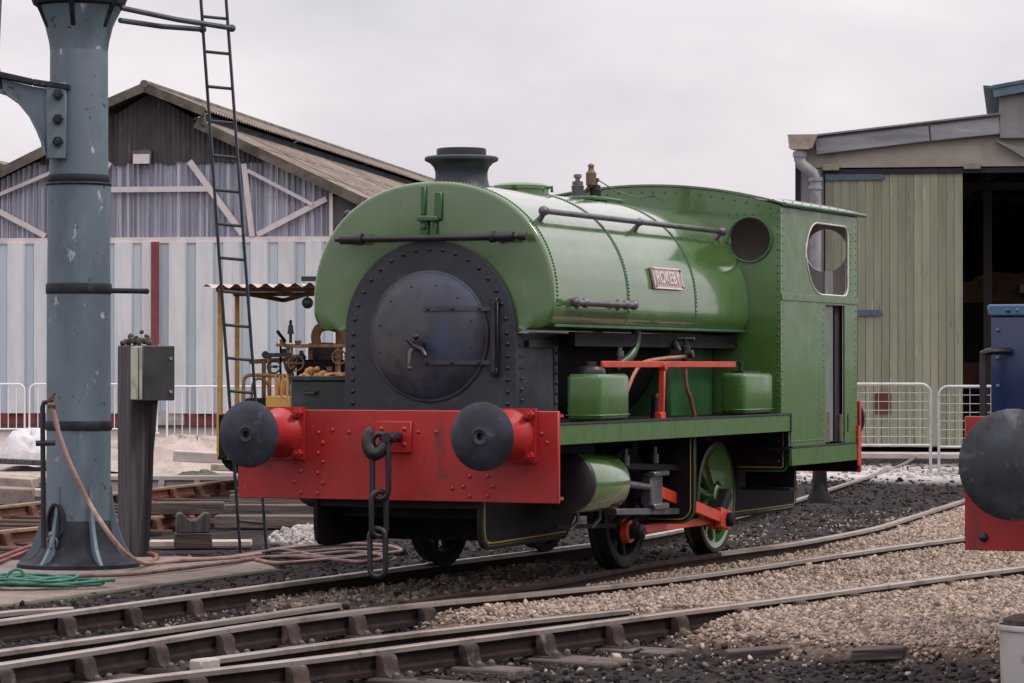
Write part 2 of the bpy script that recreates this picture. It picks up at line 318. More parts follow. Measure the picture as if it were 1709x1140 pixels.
def wob(x, y, f0, n=6, s=0):
    r = 0
    for k in range(n):
        f = f0*1.55**k; a = _di[(k+s) % 24]; r = r+np.sin((x*np.cos(a)+y*np.sin(a))*f+_ph[(k+s) % 24])*np.cos((y*np.cos(a)-x*np.sin(a))*f*.8+_ph[(k+s+5) % 24])/1.25**k
    return r/2.2
def sstep(a, b, v): t = np.clip((v-a)/(b-a), 0, 1); return t*t*(3-2*t)
def masks(x, y):
    jx = wob(x, y, 2.2, 6, 3)*.28; jy = wob(x, y, 2.2, 6, 11)*.45
    tan = sstep(-.22, .25, pdist(x+jx, y+jy, Z_TAN)); gry = sstep(-.25, .35, pdist(x+jx, y+jy, Z_GRY))
    wht = sstep(-.3, .4, pdist(x+jx, y+jy, Z_WHT)); wh2 = sstep(-.1, .2, pdist(x+jx*.3, y+jy*.3, Z_WH2)); yard = sstep(-1.5, 1.5, pdist(x+jx, y+jy, Z_YARD))
    return tan, gry, wht, wh2, yard
def gh(x, y):
    x = np.asarray(x, float); y = np.asarray(y, float); tan, gry, wht, wh2, yard = masks(x, y)
    near = sstep(2.5, -1.0, y-.45*(x-2))*sstep(-.3, .6, x)
    base = -.105-.075*near
    base = base-.085*sstep(-5.6, -6.6, x)*sstep(30, 22, y)
    h = base*(1-np.maximum(tan, gry*.8))+(-.066)*np.maximum(tan, gry*.8)
    h = h+wht*.03+wh2*.05
    return h+wob(x, y, 1.3, 7)*.011+wob(x, y, 7, 4, 7)*.006
def axis(lo, hi, st, far):
    a = np.arange(lo, hi+1e-6, st); o = st*1.35**np.arange(1, 40); o = np.cumsum(o); o = o[o < far]
    return np.concatenate([(lo-o)[::-1], a, hi+o])
gx = axis(-9, 9, .085, 1500); gy = axis(-9, 16, .11, 1500)
X, Y = np.meshgrid(gx, gy); zg = gh(X, Y)
far = (np.abs(X) > 60) | (np.abs(Y) > 90); zg = np.where(far, -.13, zg)
me = bpy.data.meshes.new('ground'); nx, ny = len(gx), len(gy)
co = np.stack([X, Y, zg], -1).reshape(-1, 3)
ii = (np.arange(ny-1)[:, None]*nx+np.arange(nx-1)[None]).ravel()
quads = np.stack([ii, ii+1, ii+nx+1, ii+nx], 1)
def np_mesh(me, co, faces):
    n = faces.shape[1]
    me.vertices.add(len(co)); me.vertices.foreach_set('co', co.astype(np.float32).ravel())
    me.loops.add(faces.size); me.loops.foreach_set('vertex_index', faces.astype(np.int32).ravel())
    me.polygons.add(len(faces)); me.polygons.foreach_set('loop_start', (np.arange(len(faces))*n).astype(np.int32))
    me.polygons.foreach_set('loop_total', np.full(len(faces), n, np.int32)); me.update(calc_edges=True); me.validate()
np_mesh(me, co, quads)
me.polygons.foreach_set('use_smooth', [True]*len(me.polygons))
for nm, v in zip(('tan', 'gry', 'wht', 'wh2', 'yard'), masks(X, Y)):
    a = me.attributes.new(nm, 'FLOAT', 'POINT'); a.data.foreach_set('value', v.ravel().astype(np.float32))
m_ground = bpy.data.materials.new('ground_soil'); m_ground.use_nodes = True
def _ground():
    t = m_ground.node_tree; N = t.nodes; L = t.links; b = N['Principled BSDF']; b.inputs['Roughness'].default_value = .95
    b.inputs['Specular IOR Level'].default_value = .12
    tcn = N.new('ShaderNodeTexCoord')
    def nz(s, d=6):
        n = N.new('ShaderNodeTexNoise'); n.inputs['Scale'].default_value = s; n.inputs['Detail'].default_value = d; n.inputs['Roughness'].default_value = .65
        L.new(tcn.outputs['Object'], n.inputs['Vector']); return n.outputs[0]
    def ramp(src, c0, c1, lo=.35, hi=.65):
        r = N.new('ShaderNodeValToRGB'); r.color_ramp.elements[0].position = lo; r.color_ramp.elements[1].position = hi
        r.color_ramp.elements[0].color = (*c0, 1); r.color_ramp.elements[1].color = (*c1, 1); L.new(src, r.inputs[0]); return r.outputs[0]
    def mix(f, a, c):
        q = N.new('ShaderNodeMix'); q.data_type = 'RGBA'; L.new(f, q.inputs[0]); L.new(a, q.inputs[6]); L.new(c, q.inputs[7]); return q.outputs[2]
    def at(n): a = N.new('ShaderNodeAttribute'); a.attribute_name = n; return a.outputs['Fac']
    cur = ramp(nz(6), (.011, .009, .011), (.042, .034, .032))
    cur = mix(ramp(nz(.55), (0, 0, 0), (.55, .55, .55), .5, .7), cur, ramp(nz(9), (.04, .026, .02), (.15, .1, .075)))
    cur = mix(at('gry'), cur, ramp(nz(16), (.07, .055, .045), (.22, .175, .145)))
    cur = mix(at('tan'), cur, ramp(nz(22), (.09, .066, .052), (.29, .22, .175)))
    cur = mix(at('yard'), cur, ramp(nz(1.2), (.3, .25, .22), (.52, .46, .42)))
    cur = mix(at('wht'), cur, ramp(nz(5), (.4, .37, .36), (.62, .58, .57)))
    cur = mix(at('wh2'), cur, ramp(nz(12), (.3, .27, .26), (.6, .56, .54)))
    L.new(cur, b.inputs['Base Color'])
    bp = N.new('ShaderNodeBump'); bp.inputs['Strength'].default_value = .8; bp.inputs['Distance'].default_value = .03
    L.new(nz(28), bp.inputs['Height']); L.new(bp.outputs[0], b.inputs['Normal'])
_ground(); me.materials.append(m_ground)
go = bpy.data.objects.new('ground', me); COL.objects.link(go); props(go, kind='structure')

# loose stones lying on it: one mesh per kind of stone
ico = bmesh.new(); bmesh.ops.create_icosphere(ico, subdivisions=1, radius=1); ICO_V = np.array([v.co[:] for v in ico.verts]); ICO_F = np.array([[v.index for v in f.verts] for f in ico.faces]); ico.free()
def scatter(name, m, n, box, size, prob, lift=.25, label=None, cat='gravel', dens_far=None):
    x = RNG.uniform(box[0], box[1], n); y = RNG.uniform(box[2], box[3], n)
    k = RNG.uniform(0, 1, n) < prob(x, y); x = x[k]; y = y[k]; n = len(x)
    s = RNG.lognormal(math.log(size), .34, n); z = gh(x, y)+s*lift
    nv = len(ICO_V); base = ICO_V[None]*RNG.uniform(.6, 1.3, (n, nv, 1))*np.stack([RNG.uniform(.8, 1.35, n), RNG.uniform(.7, 1.1, n), RNG.uniform(.5, .9, n)], 1)[:, None, :]
    q = RNG.normal(size=(n, 4)); q[:, 1:3] *= .45; q /= np.linalg.norm(q, axis=1, keepdims=True); w, a, b, c = q.T
    rot = np.stack([1-2*(b*b+c*c), 2*(a*b-c*w), 2*(a*c+b*w), 2*(a*b+c*w), 1-2*(a*a+c*c), 2*(b*c-a*w), 2*(a*c-b*w), 2*(b*c+a*w), 1-2*(a*a+b*b)], 1).reshape(n, 3, 3)
    v = np.einsum('nij,nkj->nki', rot, base*s[:, None, None])+np.stack([x, y, z], 1)[:, None]
    f = (ICO_F[None]+(np.arange(n)*nv)[:, None, None]).reshape(-1, 3)
    ms = bpy.data.meshes.new(name); np_mesh(ms, v.reshape(-1, 3), f); ms.materials.append(m)
    o = bpy.data.objects.new(name, ms); COL.objects.link(o); return props(o, label, cat, kind='stuff')
def inview(x, y, mrg=.01):
    dx = x-CAMLOC.x; dy = y-CAMLOC.y; d = dx*_fw.x+dy*_fw.y; s = (dx*_r.x+dy*_r.y)/d; return (np.abs(s) < .165+mrg) & (d > 13)
def dep(x, y): return (x-CAMLOC.x)*_fw.x+(y-CAMLOC.y)*_fw.y
scatter('tan_gravel', m_tan, 270000, (-1.2, 6.2, -5.5, 16), .0116, lambda x, y: inview(x, y)*np.maximum(masks(x, y)[0]*(1-.55*sstep(.35, .8, wob(x, y, .9, 6, 7))), .012+.07*sstep(.2, .8, wob(x, y, 1.4, 5, 9))*sstep(-3.5, -1, y))*np.clip(1.25-(dep(x, y)-16)/34, .25, 1), label='tan ballast stones spread between and beside the rails on the right')
scatter('dark_cinders', m_cind, 90000, (-4, 7, -9, 14), .0145, lambda x, y: inview(x, y)*(1-masks(x, y)[0])*(1-masks(x, y)[1]*.8)*np.where(dep(x, y) < 21, .55, .16), label='black cinders and clinker covering the low ground by the rails')
scatter('far_cinders', m_cind, 60000, (-8, 3.5, 12, 32), .02, lambda x, y: inview(x, y)*(1-masks(x, y)[0])*(1-masks(x, y)[2])*(.12+.35*sstep(.1, .7, wob(x, y, .8, 5, 4))), label='dark clinker scattered on the ground behind the green engine')
scatter('grey_gravel', m_greyst, 60000, (-4, 7, -9, 14), .0155, lambda x, y: inview(x, y)*np.clip(masks(x, y)[1]*.95+.03+.05*(wob(x, y, 1.1, 5, 2) > .45), 0, 1)*(1-masks(x, y)[0]*.9), label='grey brown stones beneath the front of the green engine')
scatter('white_stones', m_whitest, 16000, (Z_WH2[:, 0].min()-.3, Z_WH2[:, 0].max()+.3, Z_WH2[:, 1].min()-.5, Z_WH2[:, 1].max()+.5), .028, lambda x, y: masks(x, y)[3]*.12, label='white stones heaped beside the hoses under the left buffer')
scatter('white_chippings', m_whitest, 9000, (-9, 7, 0, 34), .032, lambda x, y: masks(x, y)[2]*.8, label='white stone chippings in a pale strip before the engine shed')

# ------------------------------------------------------------------ rails
def fit_rail(px, z, deg, y0, y1, n=40):
    p = [gp(a, b, z) for a, b in px]; c = np.polyfit([q.y for q in p], [q.x for q in p], deg)
    return [Vector((float(np.polyval(c, y)), float(y), z)) for y in np.linspace(y0, y1, n)], c
HEAD = [(-.034, -.03), (-.034, -.006), (-.026, 0), (.026, 0), (.034, -.006), (.034, -.03), (.0, -.034)]
WEB = [(-.034, -.0302), (.034, -.0302), (.012, -.05), (.012, -.1), (.034, -.115), (.034, -.142), (-.034, -.142), (-.034, -.115), (-.012, -.1), (-.012, -.05)]
def chair_parts():
    b = MB(); b.box((0, 0, -.165), (.40, .2, .04), top=.9)
    for s in (-1, 1):
        pts = [(s*.037, -.030), (s*.06, -.026), (s*.078, -.034), (s*.09, -.06), (s*.094, -.10), (s*.11, -.128), (s*.15, -.147), (s*.15, -.155), (s*.02, -.155), (s*.02, -.12), (s*.037, -.10)]
        b.plate(pts, [], lambda u, v, w: Vector((u, w-.065, v)), .13)
    c = b.build('rail_chair', m_chair, None, bevel=.008, seg=2)
    bb = MB()
    bl = []
    for x, y in ((-.172, -.06), (.172, .06), (-.172, .06), (.172, -.06)):
        q = MB(); q.cyl((x, y, -.16), (x, y, -.125), .024, .022, 8).dome((x, y, -.125), (0, 0, 1), .019)
        o = q.build('chair_bolt', m_bolt, None); bl.append(o)
    return c, bl
CH, CHB = chair_parts()
for o in (CH, *CHB):    # keep mesh data in rail-local coordinates
    o.data.transform(Matrix.Translation(o.location)); o.location = (0, 0, 0)
PROTO = [CH, *CHB]
def make_rail(name, label, pts, top, side, chairs=None, group=None, step=.76, phase=0, bolts=True, cm=None):
    root = thing(name, label, 'rail', pts[len(pts)//2], 0, group)
    MB().sweep(HEAD, pts).build('rail_head', top, root, w=True, sharp=50)
    MB().sweep(WEB, pts).build('rail_web', side, root, w=True, sharp=50)
    sp = []
    if chairs:
        L = 0.0; nxt = phase
        for a, b in zip(pts[:-1], pts[1:]):
            d = (b-a).length
            while nxt <= L+d:
                p = a+(b-a)*((nxt-L)/d); t = math.atan2(-(b-a).x, (b-a).y)
                if chairs[0] <= p.y <= chairs[1]: sp.append((p, t))
                nxt += step
            L += d
        for p, t in sp:
            lo = p-Vector(root.location); c = clone(CH, root, lo, (0, 0, t))
            if cm: c.material_slots[0].link = 'OBJECT'; c.material_slots[0].material = cm
            if bolts:
                for q in CHB: clone(q, c, (0, 0, 0))
    return root, sp
A_PTS, _ = fit_rail([(0, 1028), (100, 1013), (200, 998), (345, 985), (460, 970), (600, 952), (720, 938), (800, 925), (985, 895)], .03, 1, -7, 6, 26)
_a2 = [gp(985, 895, .03), gp(1240, 865), gp(1385, 826), gp(1430, 813), gp(1480, 795), gp(1525, 775), gp(1580, 752)]
def spline(pts, per=8):
    pts = [Vector(p) for p in pts]; q = [pts[0]*2-pts[1]]+pts+[pts[-1]*2-pts[-2]]; out = []
    for i in range(1, len(q)-2):
        for k in range(per):
            t = k/per; a, b, c, d = q[i-1:i+3]
            out.append(((b*2)+(c-a)*t+(a*2-b*5+c*4-d)*t*t+(b*3-a-c*3+d)*t**3)*.5)
    return out+[pts[-1]]
_acl = [Vector((-.86, -7, .03)), Vector((-.84, -3, .03)), Vector((-.80, 0, .03)), Vector((-.76, 2.2, .03)), Vector((-.74, 4.1, .02)), Vector((-.85, 6.6, .0)), Vector((-1.25, 9.5, -.02)), Vector((-2.1, 14.5, -.03)), Vector((-3.2, 20, -.04)), Vector((-4.1, 24.5, -.05)), Vector((-5.3, 30, -.06)), Vector((-6.8, 36, -.06))]
RA, _ = make_rail('rail', 'rail under the left wheels of the green engine running beside the concrete slab', spline(_acl, 4), m_railtop, m_railside, (-3.2, -1.2), phase=.3)
_dcl = [gp(1640, 824), gp(1605, 835), gp(1500, 868), gp(1450, 882), Vector((.86, 6.0, .03)), Vector((.78, 4.25, .035)), Vector((.735, 2.6, .035)), gp(886, 975, .02), gp(760, 990), gp(672, 1003)]
_dcl = [Vector((-1.0, 20, 0)), Vector((-3.0, 30, -.03))][::-1]+_dcl
_dfr = [Vector((p.x, p.y, p.z-.004)) for p in _dcl if p.y < 4.4]; _dcl = [p for p in _dcl if p.y > 4.0]
make_rail('rail', 'dark dirt covered rail under the right wheels of the green engine', spline(_dfr, 4), m_railside, m_railside)
RD, _ = make_rail('rail', 'curving bright rail swinging away to the right behind the rear wheel of the green engine', spline(_dcl, 4), m_railtop, m_railside)
_bcl = [gp(a, b) for a, b in [(-250, 1145), (0, 1107), (200, 1076), (400, 1044), (560, 1022), (700, 1006), (900, 987), (1100, 966), (1250, 946), (1400, 924), (1500, 910), (1610, 896), (1709, 884), (1850, 868)]]
RB, _ = make_rail('rail', 'middle rail crossing the gravel between the green engine and the nearest rail', spline(_bcl, 4), m_railtop, m_railside, (-9, -1.0), phase=.42)
_ccl = [gp(a, b) for a, b in [(-100, 1176), (150, 1140), (345, 1117), (500, 1099), (700, 1074), (900, 1049), (1100, 1023), (1300, 998), (1500, 972), (1709, 945), (1950, 918)]]
RC, SPC = make_rail('rail', 'nearest long rail across the foreground with its row of exposed iron chairs', spline(_ccl, 4), m_railtop, m_railside, (-9, 5), phase=.25)
make_rail('check_rail', 'short check rail lying close behind the nearest rail, white painted end', spline([gp(a, b) for a, b in [(345, 1099), (600, 1065), (800, 1042), (1045, 1016)]], 4), m_railtop, m_railside)
make_rail('check_rail', 'check rail lying along the middle rail with a dark tapered end', spline([gp(a, b) for a, b in [(-250, 1122), (0, 1085), (200, 1058), (400, 1030), (562, 1006)]], 4), m_railtop, m_railside)
make_rail('check_rail', 'pale short length of rail touching the rail next to the slab at far left', spline([gp(a, b, .03) for a, b in [(-200, 1048), (0, 1021), (70, 1016), (118, 1013)]], 4), m_railtop, m_railside)
e = gp(345, 1099); props(MB().box((e.x, e.y-.02, -.03), (.085, .16, .062), Matrix.Rotation(-.2, 3, 'Z')).build('rail_end_cap', m_endcap, None, bevel=.01), 'pale worn block on the end of the short foreground check rail', 'block')
# rusty rails behind the column
for k, (pl, lab) in enumerate([([(-260, 914), (0, 885), (250, 862), (390, 843), (560, 820)], 'rusty rail behind the blue column, the nearer of the two behind the post'),
                               ([(-260, 866), (0, 844), (190, 822), (390, 800), (560, 781)], 'rusty rail behind the blue column, the farther of the two by the low concrete wall')]):
    make_rail('rusty_rail', lab, spline([gp(a, b, .0) for a, b in pl], 4), m_rusttop, m_rustside, (4, 26), step=.95, bolts=False, cm=m_rustchair)
ordn = ['first', 'second', 'third', 'fourth', 'fifth', 'sixth', 'seventh', 'eighth', 'ninth', 'tenth', 'eleventh', 'twelfth', 'thirteenth', 'fourteenth', 'fifteenth', 'sixteenth', 'seventeenth']
_l1 = spline([gp(a, b) for a, b in [(-260, 914), (0, 885), (250, 862), (390, 843), (560, 820)]], 4); _l2 = spline([gp(a, b) for a, b in [(-260, 866), (0, 844), (190, 822), (390, 800), (560, 781)]], 4)
_rs = []
for k in range(17):
    f = k/16; p = _l1[0].lerp(_l1[-1], f); d = (_l1[-1]-_l1[0]).normalized(); nn_ = Vector((d.y, -d.x, 0)); b = MB(); b.box((0, 0, 0), (3.3, .26, .12))
    o = b.build('sleeper', m_rustsleeper, None, bevel=.012); q = p-nn_*1.05+d*.2; o.location = (q.x, q.y, -.185-.06); o.rotation_euler = (0, 0, math.atan2(nn_.y, nn_.x)); _rs.append(o)
    props(o, f'rust stained sleeper under the two rusty rails, {ordn[k]} counting from the left edge', 'sleeper', 'sleepers under the rusty rails')
for o in PROTO: bpy.data.objects.remove(o)
# sleepers
def sleeper(p, t, x0, x1, w, z, label, m=None, grp='old sleepers under the foreground rails'):
    rot = Matrix.Rotation(t, 3, 'Z'); b = MB(); b.box((0, 0, 0), (x1-x0, w, .12))
    for v in b.v: v.z += random.uniform(-.006, .006); v.y += random.uniform(-.012, .012)
    o = b.build('sleeper', m or m_sleeper, None, bevel=.012); o.location = Vector((p.x, p.y, z))+rot @ Vector(((x0+x1)/2, 0, -.12)); o.rotation_euler = (0, 0, t)
    return props(o, label, 'sleeper', grp)
for i, (p, t) in enumerate([q for q in SPC if q[0].y < -.9]):
    ln = [.55, .5, .62, .4, .7, .42, .58, .5, .66, .45][i % 10]
    sleeper(p, t, -1.3, ln, .25, -.158+.004*(i % 3), f'worn wooden sleeper end under the nearest rail, {ordn[i]} from the left along it')
for (px, py, ln, w, rz, lab) in [(1470, 1086, .3, .17, .1, 'small dark timber offcut lying on the gravel in the right foreground'), (1290, 1074, .55, .12, .55, 'thin grey board half buried in gravel at the edge of the cinders')]:
    p = gp(px, py, -.1); b = MB(); b.box((0, 0, 0), (ln, w, .07)); o = b.build('timber_offcut', m_sleeper, None, bevel=.008)
    o.location = (p.x, p.y, float(gh(p.x, p.y))-.015); o.rotation_euler = (R(3), R(-4), rz); props(o, lab, 'timber')

# ================================================================== green saddle tank locomotive (front beam at y=0, left side = +x)
LOCO = thing('saddle_tank_locomotive', 'green saddle tank steam locomotive with red buffer beam and black smokebox', 'steam locomotive')
TOPZ, TW, TZ0 = 2.79, .922, 1.95
def tank_outer(n=56):
    """upper outline of the tank from the lower right to the lower left"""
    pts = [(.66, 1.762), (.79, 1.762)]+[(.79+.132*math.sin(a), 1.895-.133*math.cos(a)) for a in [PI/2*k/8 for k in range(1, 9)]]
    for k in range(n+1):
        a = PI*k/n; c, s = math.cos(a), math.sin(a)
        pts.append((math.copysign(TW*abs(c)**(2/2.2), c), TZ0+(TOPZ-TZ0)*abs(s)**(2/2.2)))
    pts += [(-x, z) for x, z in reversed(pts[:10])]
    return pts
def tank_at(a):
    c, s = math.cos(a), math.sin(a); p = Vector((math.copysign(TW*abs(c)**(2/2.2), c), 0, TZ0+(TOPZ-TZ0)*abs(s)**(2/2.2)))
    q = Vector((math.copysign(TW*abs(math.cos(a+.01))**(2/2.2), math.cos(a+.01)), 0, TZ0+(TOPZ-TZ0)*abs(math.sin(a+.01))**(2/2.2)))
    t = (q-p).normalized(); return p, Vector((t.z, 0, -t.x))
def resamp(pts, n):
    d = [0]
    for a, b in zip(pts[:-1], pts[1:]): d.append(d[-1]+math.hypot(b[0]-a[0], b[1]-a[1]))
    out = []
    for k in range(n):
        s = d[-1]*k/(n-1); i = max(j for j in range(len(d)) if d[j] <= s+1e-9); i = min(i, len(d)-2)
        f = (s-d[i])/max(d[i+1]-d[i], 1e-9); out.append((pts[i][0]+(pts[i+1][0]-pts[i][0])*f, pts[i][1]+(pts[i+1][1]-pts[i][1])*f))
    return out
OUT = tank_outer(); NO = len(OUT)
INN = resamp([(.648, 1.762), (.648, 1.76)]+[(.648*math.cos(a), 1.735+.648*math.sin(a)) for a in [PI*k/40 for k in range(41)]]+[(-.648, 1.76), (-.648, 1.762)], NO)
# tank wrapper with a small lip at each plate joint
b = MB(); ys = [.60, 4.61]
vs = [(x, y, z) for y in np.linspace(.612, 4.598, 14) for x, z in OUT]; m = 14
b.add(vs, [(j*NO+i, j*NO+i+1, (j+1)*NO+i+1, (j+1)*NO+i) for j in range(m-1) for i in range(NO-1)])
b.add([(x, y, z) for y in (.612, 4.598) for x, z in INN], [(i, NO+i, NO+i+1, i+1) for i in range(NO-1)])
b.add([(.66, .612, 1.762), (.648, .612, 1.762), (.648, 4.598, 1.762), (.66, 4.598, 1.762), (-.66, .612, 1.762), (-.648, .612, 1.762), (-.648, 4.598, 1.762), (-.66, 4.598, 1.762)], [(0, 1, 2, 3), (4, 7, 6, 5)])
TANK = b.build('saddle_tank', m_green, LOCO, sharp=50)
# front plate with rolled edge
b = MB(); rings = []
def shrink(pts, d):
    c = (0, 2.1); out = []
    for i, (x, z) in enumerate(pts):
        p, q = pts[max(i-1, 0)], pts[min(i+1, len(pts)-1)]; tx, tz = q[0]-p[0], q[1]-p[1]; l = math.hypot(tx, tz) or 1
        out.append((x-tz/l*d, z+tx/l*d))
    return out
prof = [(OUT, .613), (OUT, .603), (shrink(OUT, .006), .594), (shrink(OUT, .016), .589), (shrink(OUT, .03), .588)]
prof += [([(a[0]*(1-t)+c[0]*t, a[1]*(1-t)+c[1]*t) for a, c in zip(shrink(OUT, .03), INN)], .588-.004*math.sin(PI*t)) for t in (.25, .5, .75, 1)]
b.add([(x, y, z) for pl, y in prof for x, z in pl], [(j*NO+i, (j+1)*NO+i, (j+1)*NO+i+1, j*NO+i+1) for j in range(len(prof)-1) for i in range(NO-1)])
FP = b.build('tank_front_plate', m_green, TANK, sharp=60)
b = MB(); b.add([(x*.995, 4.6, z-.003) for x, z in OUT]+[(x, 4.6, z) for x, z in INN], [(i, i+1, NO+i+1, NO+i) for i in range(NO-1)]); b.build('tank_back_plate', m_green, TANK)
# riveted joints
for y, seam in ((.655, None), (1.985, 1.955), (3.385, 3.36)):
    b = MB()
    for k in range(-3, 117):
        a = PI*(k+.5)/114
        if a < 0 or a > PI: continue
        p, nn = tank_at(a); p.y = y; b.dome(p-nn*.002, nn, .0125, 7, .85)
    for s in (-1, 1):
        for z in (1.93, 1.905): b.dome((s*TW, y, z), (s, 0, 0), .0105, 7, .8)
    b.build('rivet_row', m_green_dk, TANK, kind='stuff')
    if seam:
        b = MB(); pl = [(x*1.0035, z*1.0015) for x, z in OUT[2:-2]]; n = len(pl)
        b.add([(x, yy, z) for yy in (seam, seam+.012) for x, z in pl]+[(x, seam-.001, z) for x, z in OUT[2:-2]], [(i, i+1, n+i+1, n+i) for i in range(n-1)]+[(2*n+i, 2*n+i+1, i+1, i) for i in range(n-1)])
        b.build('plate_joint', m_green_dk, TANK)
# ring of small rivets on the lower side edge strip
b = MB()
for s in (-1, 1): b.bar((s*.895, .66, 1.79), (s*.895, 4.55, 1.79), .02, .018)
b.build('edge_strip', m_green_dk, TANK)
# name plate, lettered
p0, nn = tank_at(math.asin(((2.158-TZ0)/(TOPZ-TZ0))**(2.2/2))); up = Vector((0, 1, 0)).cross(nn).normalized()
if up.z < 0: up = -up
b = MB(); rt = Matrix((Vector((0, 1, 0)), up, nn)).transposed()
c0 = Vector((p0.x, 2.77, p0.z))+nn*.012
b.box(c0, (.60, .165, .018), rt); NP = b.build('nameplate', m_plate, TANK, bevel=.004)
b = MB()
for s in (-1, 1):
    b.box(c0+up*s*.076+nn*.0115, (.6, .013, .006), rt); b.box(c0+Vector((0, 1, 0))*s*.293+nn*.0115, (.013, .138, .006), rt)
b.build('plate_border', m_letter, NP)
b = MB()
for s in (-1, 1):
    for q in (-1, 1): b.dome(c0+up*s*.066+Vector((0, 1, 0))*q*.28+nn*.008, nn, .016, 8)
b.build('plate_screw', m_black, NP)
def text_obj(txt, size, name, m, parent, centre, xdir, ydir, ext=.004, sx=1.0):
    cu = bpy.data.curves.new('txt', 'FONT'); cu.body = txt; cu.size = size; cu.extrude = ext; cu.align_x = 'CENTER'; cu.align_y = 'CENTER'; cu.offset = .0012; cu.resolution_u = 3
    ob = bpy.data.objects.new('txt', cu); COL.objects.link(ob); dg = bpy.context.evaluated_depsgraph_get(); dg.update()
    ms = bpy.data.meshes.new_from_object(ob.evaluated_get(dg)); bpy.data.objects.remove(ob); bpy.data.curves.remove(cu)
    xd = Vector(xdir).normalized(); yd = Vector(ydir).normalized(); M = Matrix((xd*sx, yd, xd.cross(yd))).transposed().to_4x4(); M.translation = Vector(centre); ms.transform(M)
    ms.name = name; ms.materials.clear(); ms.materials.append(m); o = bpy.data.objects.new(name, ms); COL.objects.link(o); o.parent = parent; MW[o.name] = MW[parent.name]; return o
text_obj('ROKEBY', .135, 'plate_lettering', m_letter, NP, c0+nn*.012, (0, 1, 0), up, .003, .98)
# handrails on the tank
def handrail(name, a, bb, r, posts, m, parent, knob=.032, balls=True):
    b = MB(); b.tube([a, bb], r, 12)
    if balls: b.ball(a, r*1.7); b.ball(bb, r*1.7)
    h = b.build(name, m, parent)
    for p, q in posts:
        b = MB(); b.ball(p, knob); b.cyl(p, q, r*.8, r*1.1, 10); d = (Vector(q)-Vector(p)).normalized(); b.cyl(Vector(q)-d*.012, Vector(q)+d*.01, r*2.0, n=12); b.build('handrail_knob', m, h)
    return h
for s in (1, -1):
    def sp(x, z): 
        p, n_ = tank_at(math.atan2(z-TZ0, x)); return p
    po = []
    for y in (.83, 2.62, 4.40):
        po.append(((s*.755, y, 2.582), (s*.705, y, 2.512)))
    handrail('handrail', Vector((s*.755, .8, 2.582)), Vector((s*.755, 4.44, 2.582)), .021, po, m_greymetal if s > 0 else m_black, TANK)
    po = [((s*.985, y, 1.948), (s*.915, y, 1.948)) for y in (1.0, 1.76)]
    handrail('hand_grip', Vector((s*.985, .82, 1.948)), Vector((s*.985, 1.92, 1.948)), .021, po, m_greymetal, TANK, .036)
# rail across the tank front
hb = MB(); hb.tube([(-.64, .50, 2.395), (.64, .50, 2.395)], .023, 12)
for s in (-1, 1):
    hb.cyl((s*.70, .50, 2.395), (s*.62, .50, 2.395), .017); hb.cyl((s*.66, .50, 2.395), (s*.50, .50, 2.395), .034); hb.cyl((s*.56, .49, 2.395), (s*.56, .59, 2.395), .022); hb.cyl((s*.52, .5, 2.395), (s*.49, .5, 2.395), .04)
hb.cyl((.70, .5, 2.395), (.76, .5, 2.395), .028)
hb.build('front_handrail', m_black, TANK)
b = MB(); b.box((-.055, .576, 2.66), (.035, .022, .2)); b.box((.06, .572, 2.62), (.055, .016, .19)); b.box((-.01, .555, 2.53), (.15, .06, .03)); b.box((-.045, .57, 2.46), (.06, .025, .13)); b.box((.035, .57, 2.46), (.03, .02, .12)); b.cyl((-.045, .56, 2.48), (-.045, .535, 2.48), .02, n=10)
b.build('lamp_iron', m_green_dk, TANK, bevel=.005)
# filler lid, chimney, safety valves
b = MB(); b.lathe([(.205, 0), (.205, .055), (.215, .06), (.215, .085), (.2, .1), (.1, .118), (0, .122)], (0, 2.14, 2.755), (0, 0, 1), 32); LID = b.build('filler_lid', m_green, TANK)
b = MB(); b.tube([(.21, 2.14, 2.82), (.25, 2.14, 2.83), (.25, 2.14, 2.79)], .012, 6); b.build('lid_catch', m_green_dk, LID)
b = MB(); b.box((-.215, 2.14, 2.83), (.05, .09, .03)); b.build('lid_hinge', m_green_dk, LID)
b = MB(); b.lathe([(.25, -.05), (.215, .0), (.196, .03), (.186, .08), (.186, .12), (.197, .155), (.225, .185), (.252, .197), (.262, .205), (.262, .222), (.25, .231), (.2, .232), (.19, .236), (.176, .238), (.176, .285), (.165, .290), (.15, .285), (.145, .1), (.0, .1)], (0, 1.087, 2.763), (0, 0, 1), 48)
b.build('chimney', m_smoke, LOCO)
b = MB(); b.box((.02, 3.42, 2.80), (.34, .62, .035)); b.build('valve_seat_plate', m_green_dk, LOCO, bevel=.01)
for y, z, nm in ((3.24, 2.80, 's'), (3.6, 2.79, 'l')):
    b = MB(); b.lathe([(.085, 0), (.085, .02), (.042, .025), (.046, .07), (.05, .1), (.042, .105), (.042, .135), (.02, .14), (.018, .16), (.032, .165), (.03, .19), (0, .195)], (0, y, z), (0, 0, 1), 16); b.build('safety_valve', m_black if nm == 'l' else m_greymetal, LOCO)
b = MB(); b.tube([(-.02, 3.55, 2.82), (-.07, 3.55, 2.86), (-.02, 3.55, 2.92)], .02, 8); b.lathe([(.02, 0), (.04, .02), (.042, .115), (.03, .125), (.022, .14), (.022, .165), (.03, .17), (.018, .185), (0, .19)], (-.015, 3.55, 2.905), (0, 0, 1), 14); b.build('whistle', m_brass, LOCO)
b = MB(); b.tube([(0, 3.6, 2.98), (.03, 3.95, 2.90), (.08, 4.3, 2.86), (.1, 4.6, 2.89)], .005, 5); b.build('whistle_cord', m_greymetal, LOCO)
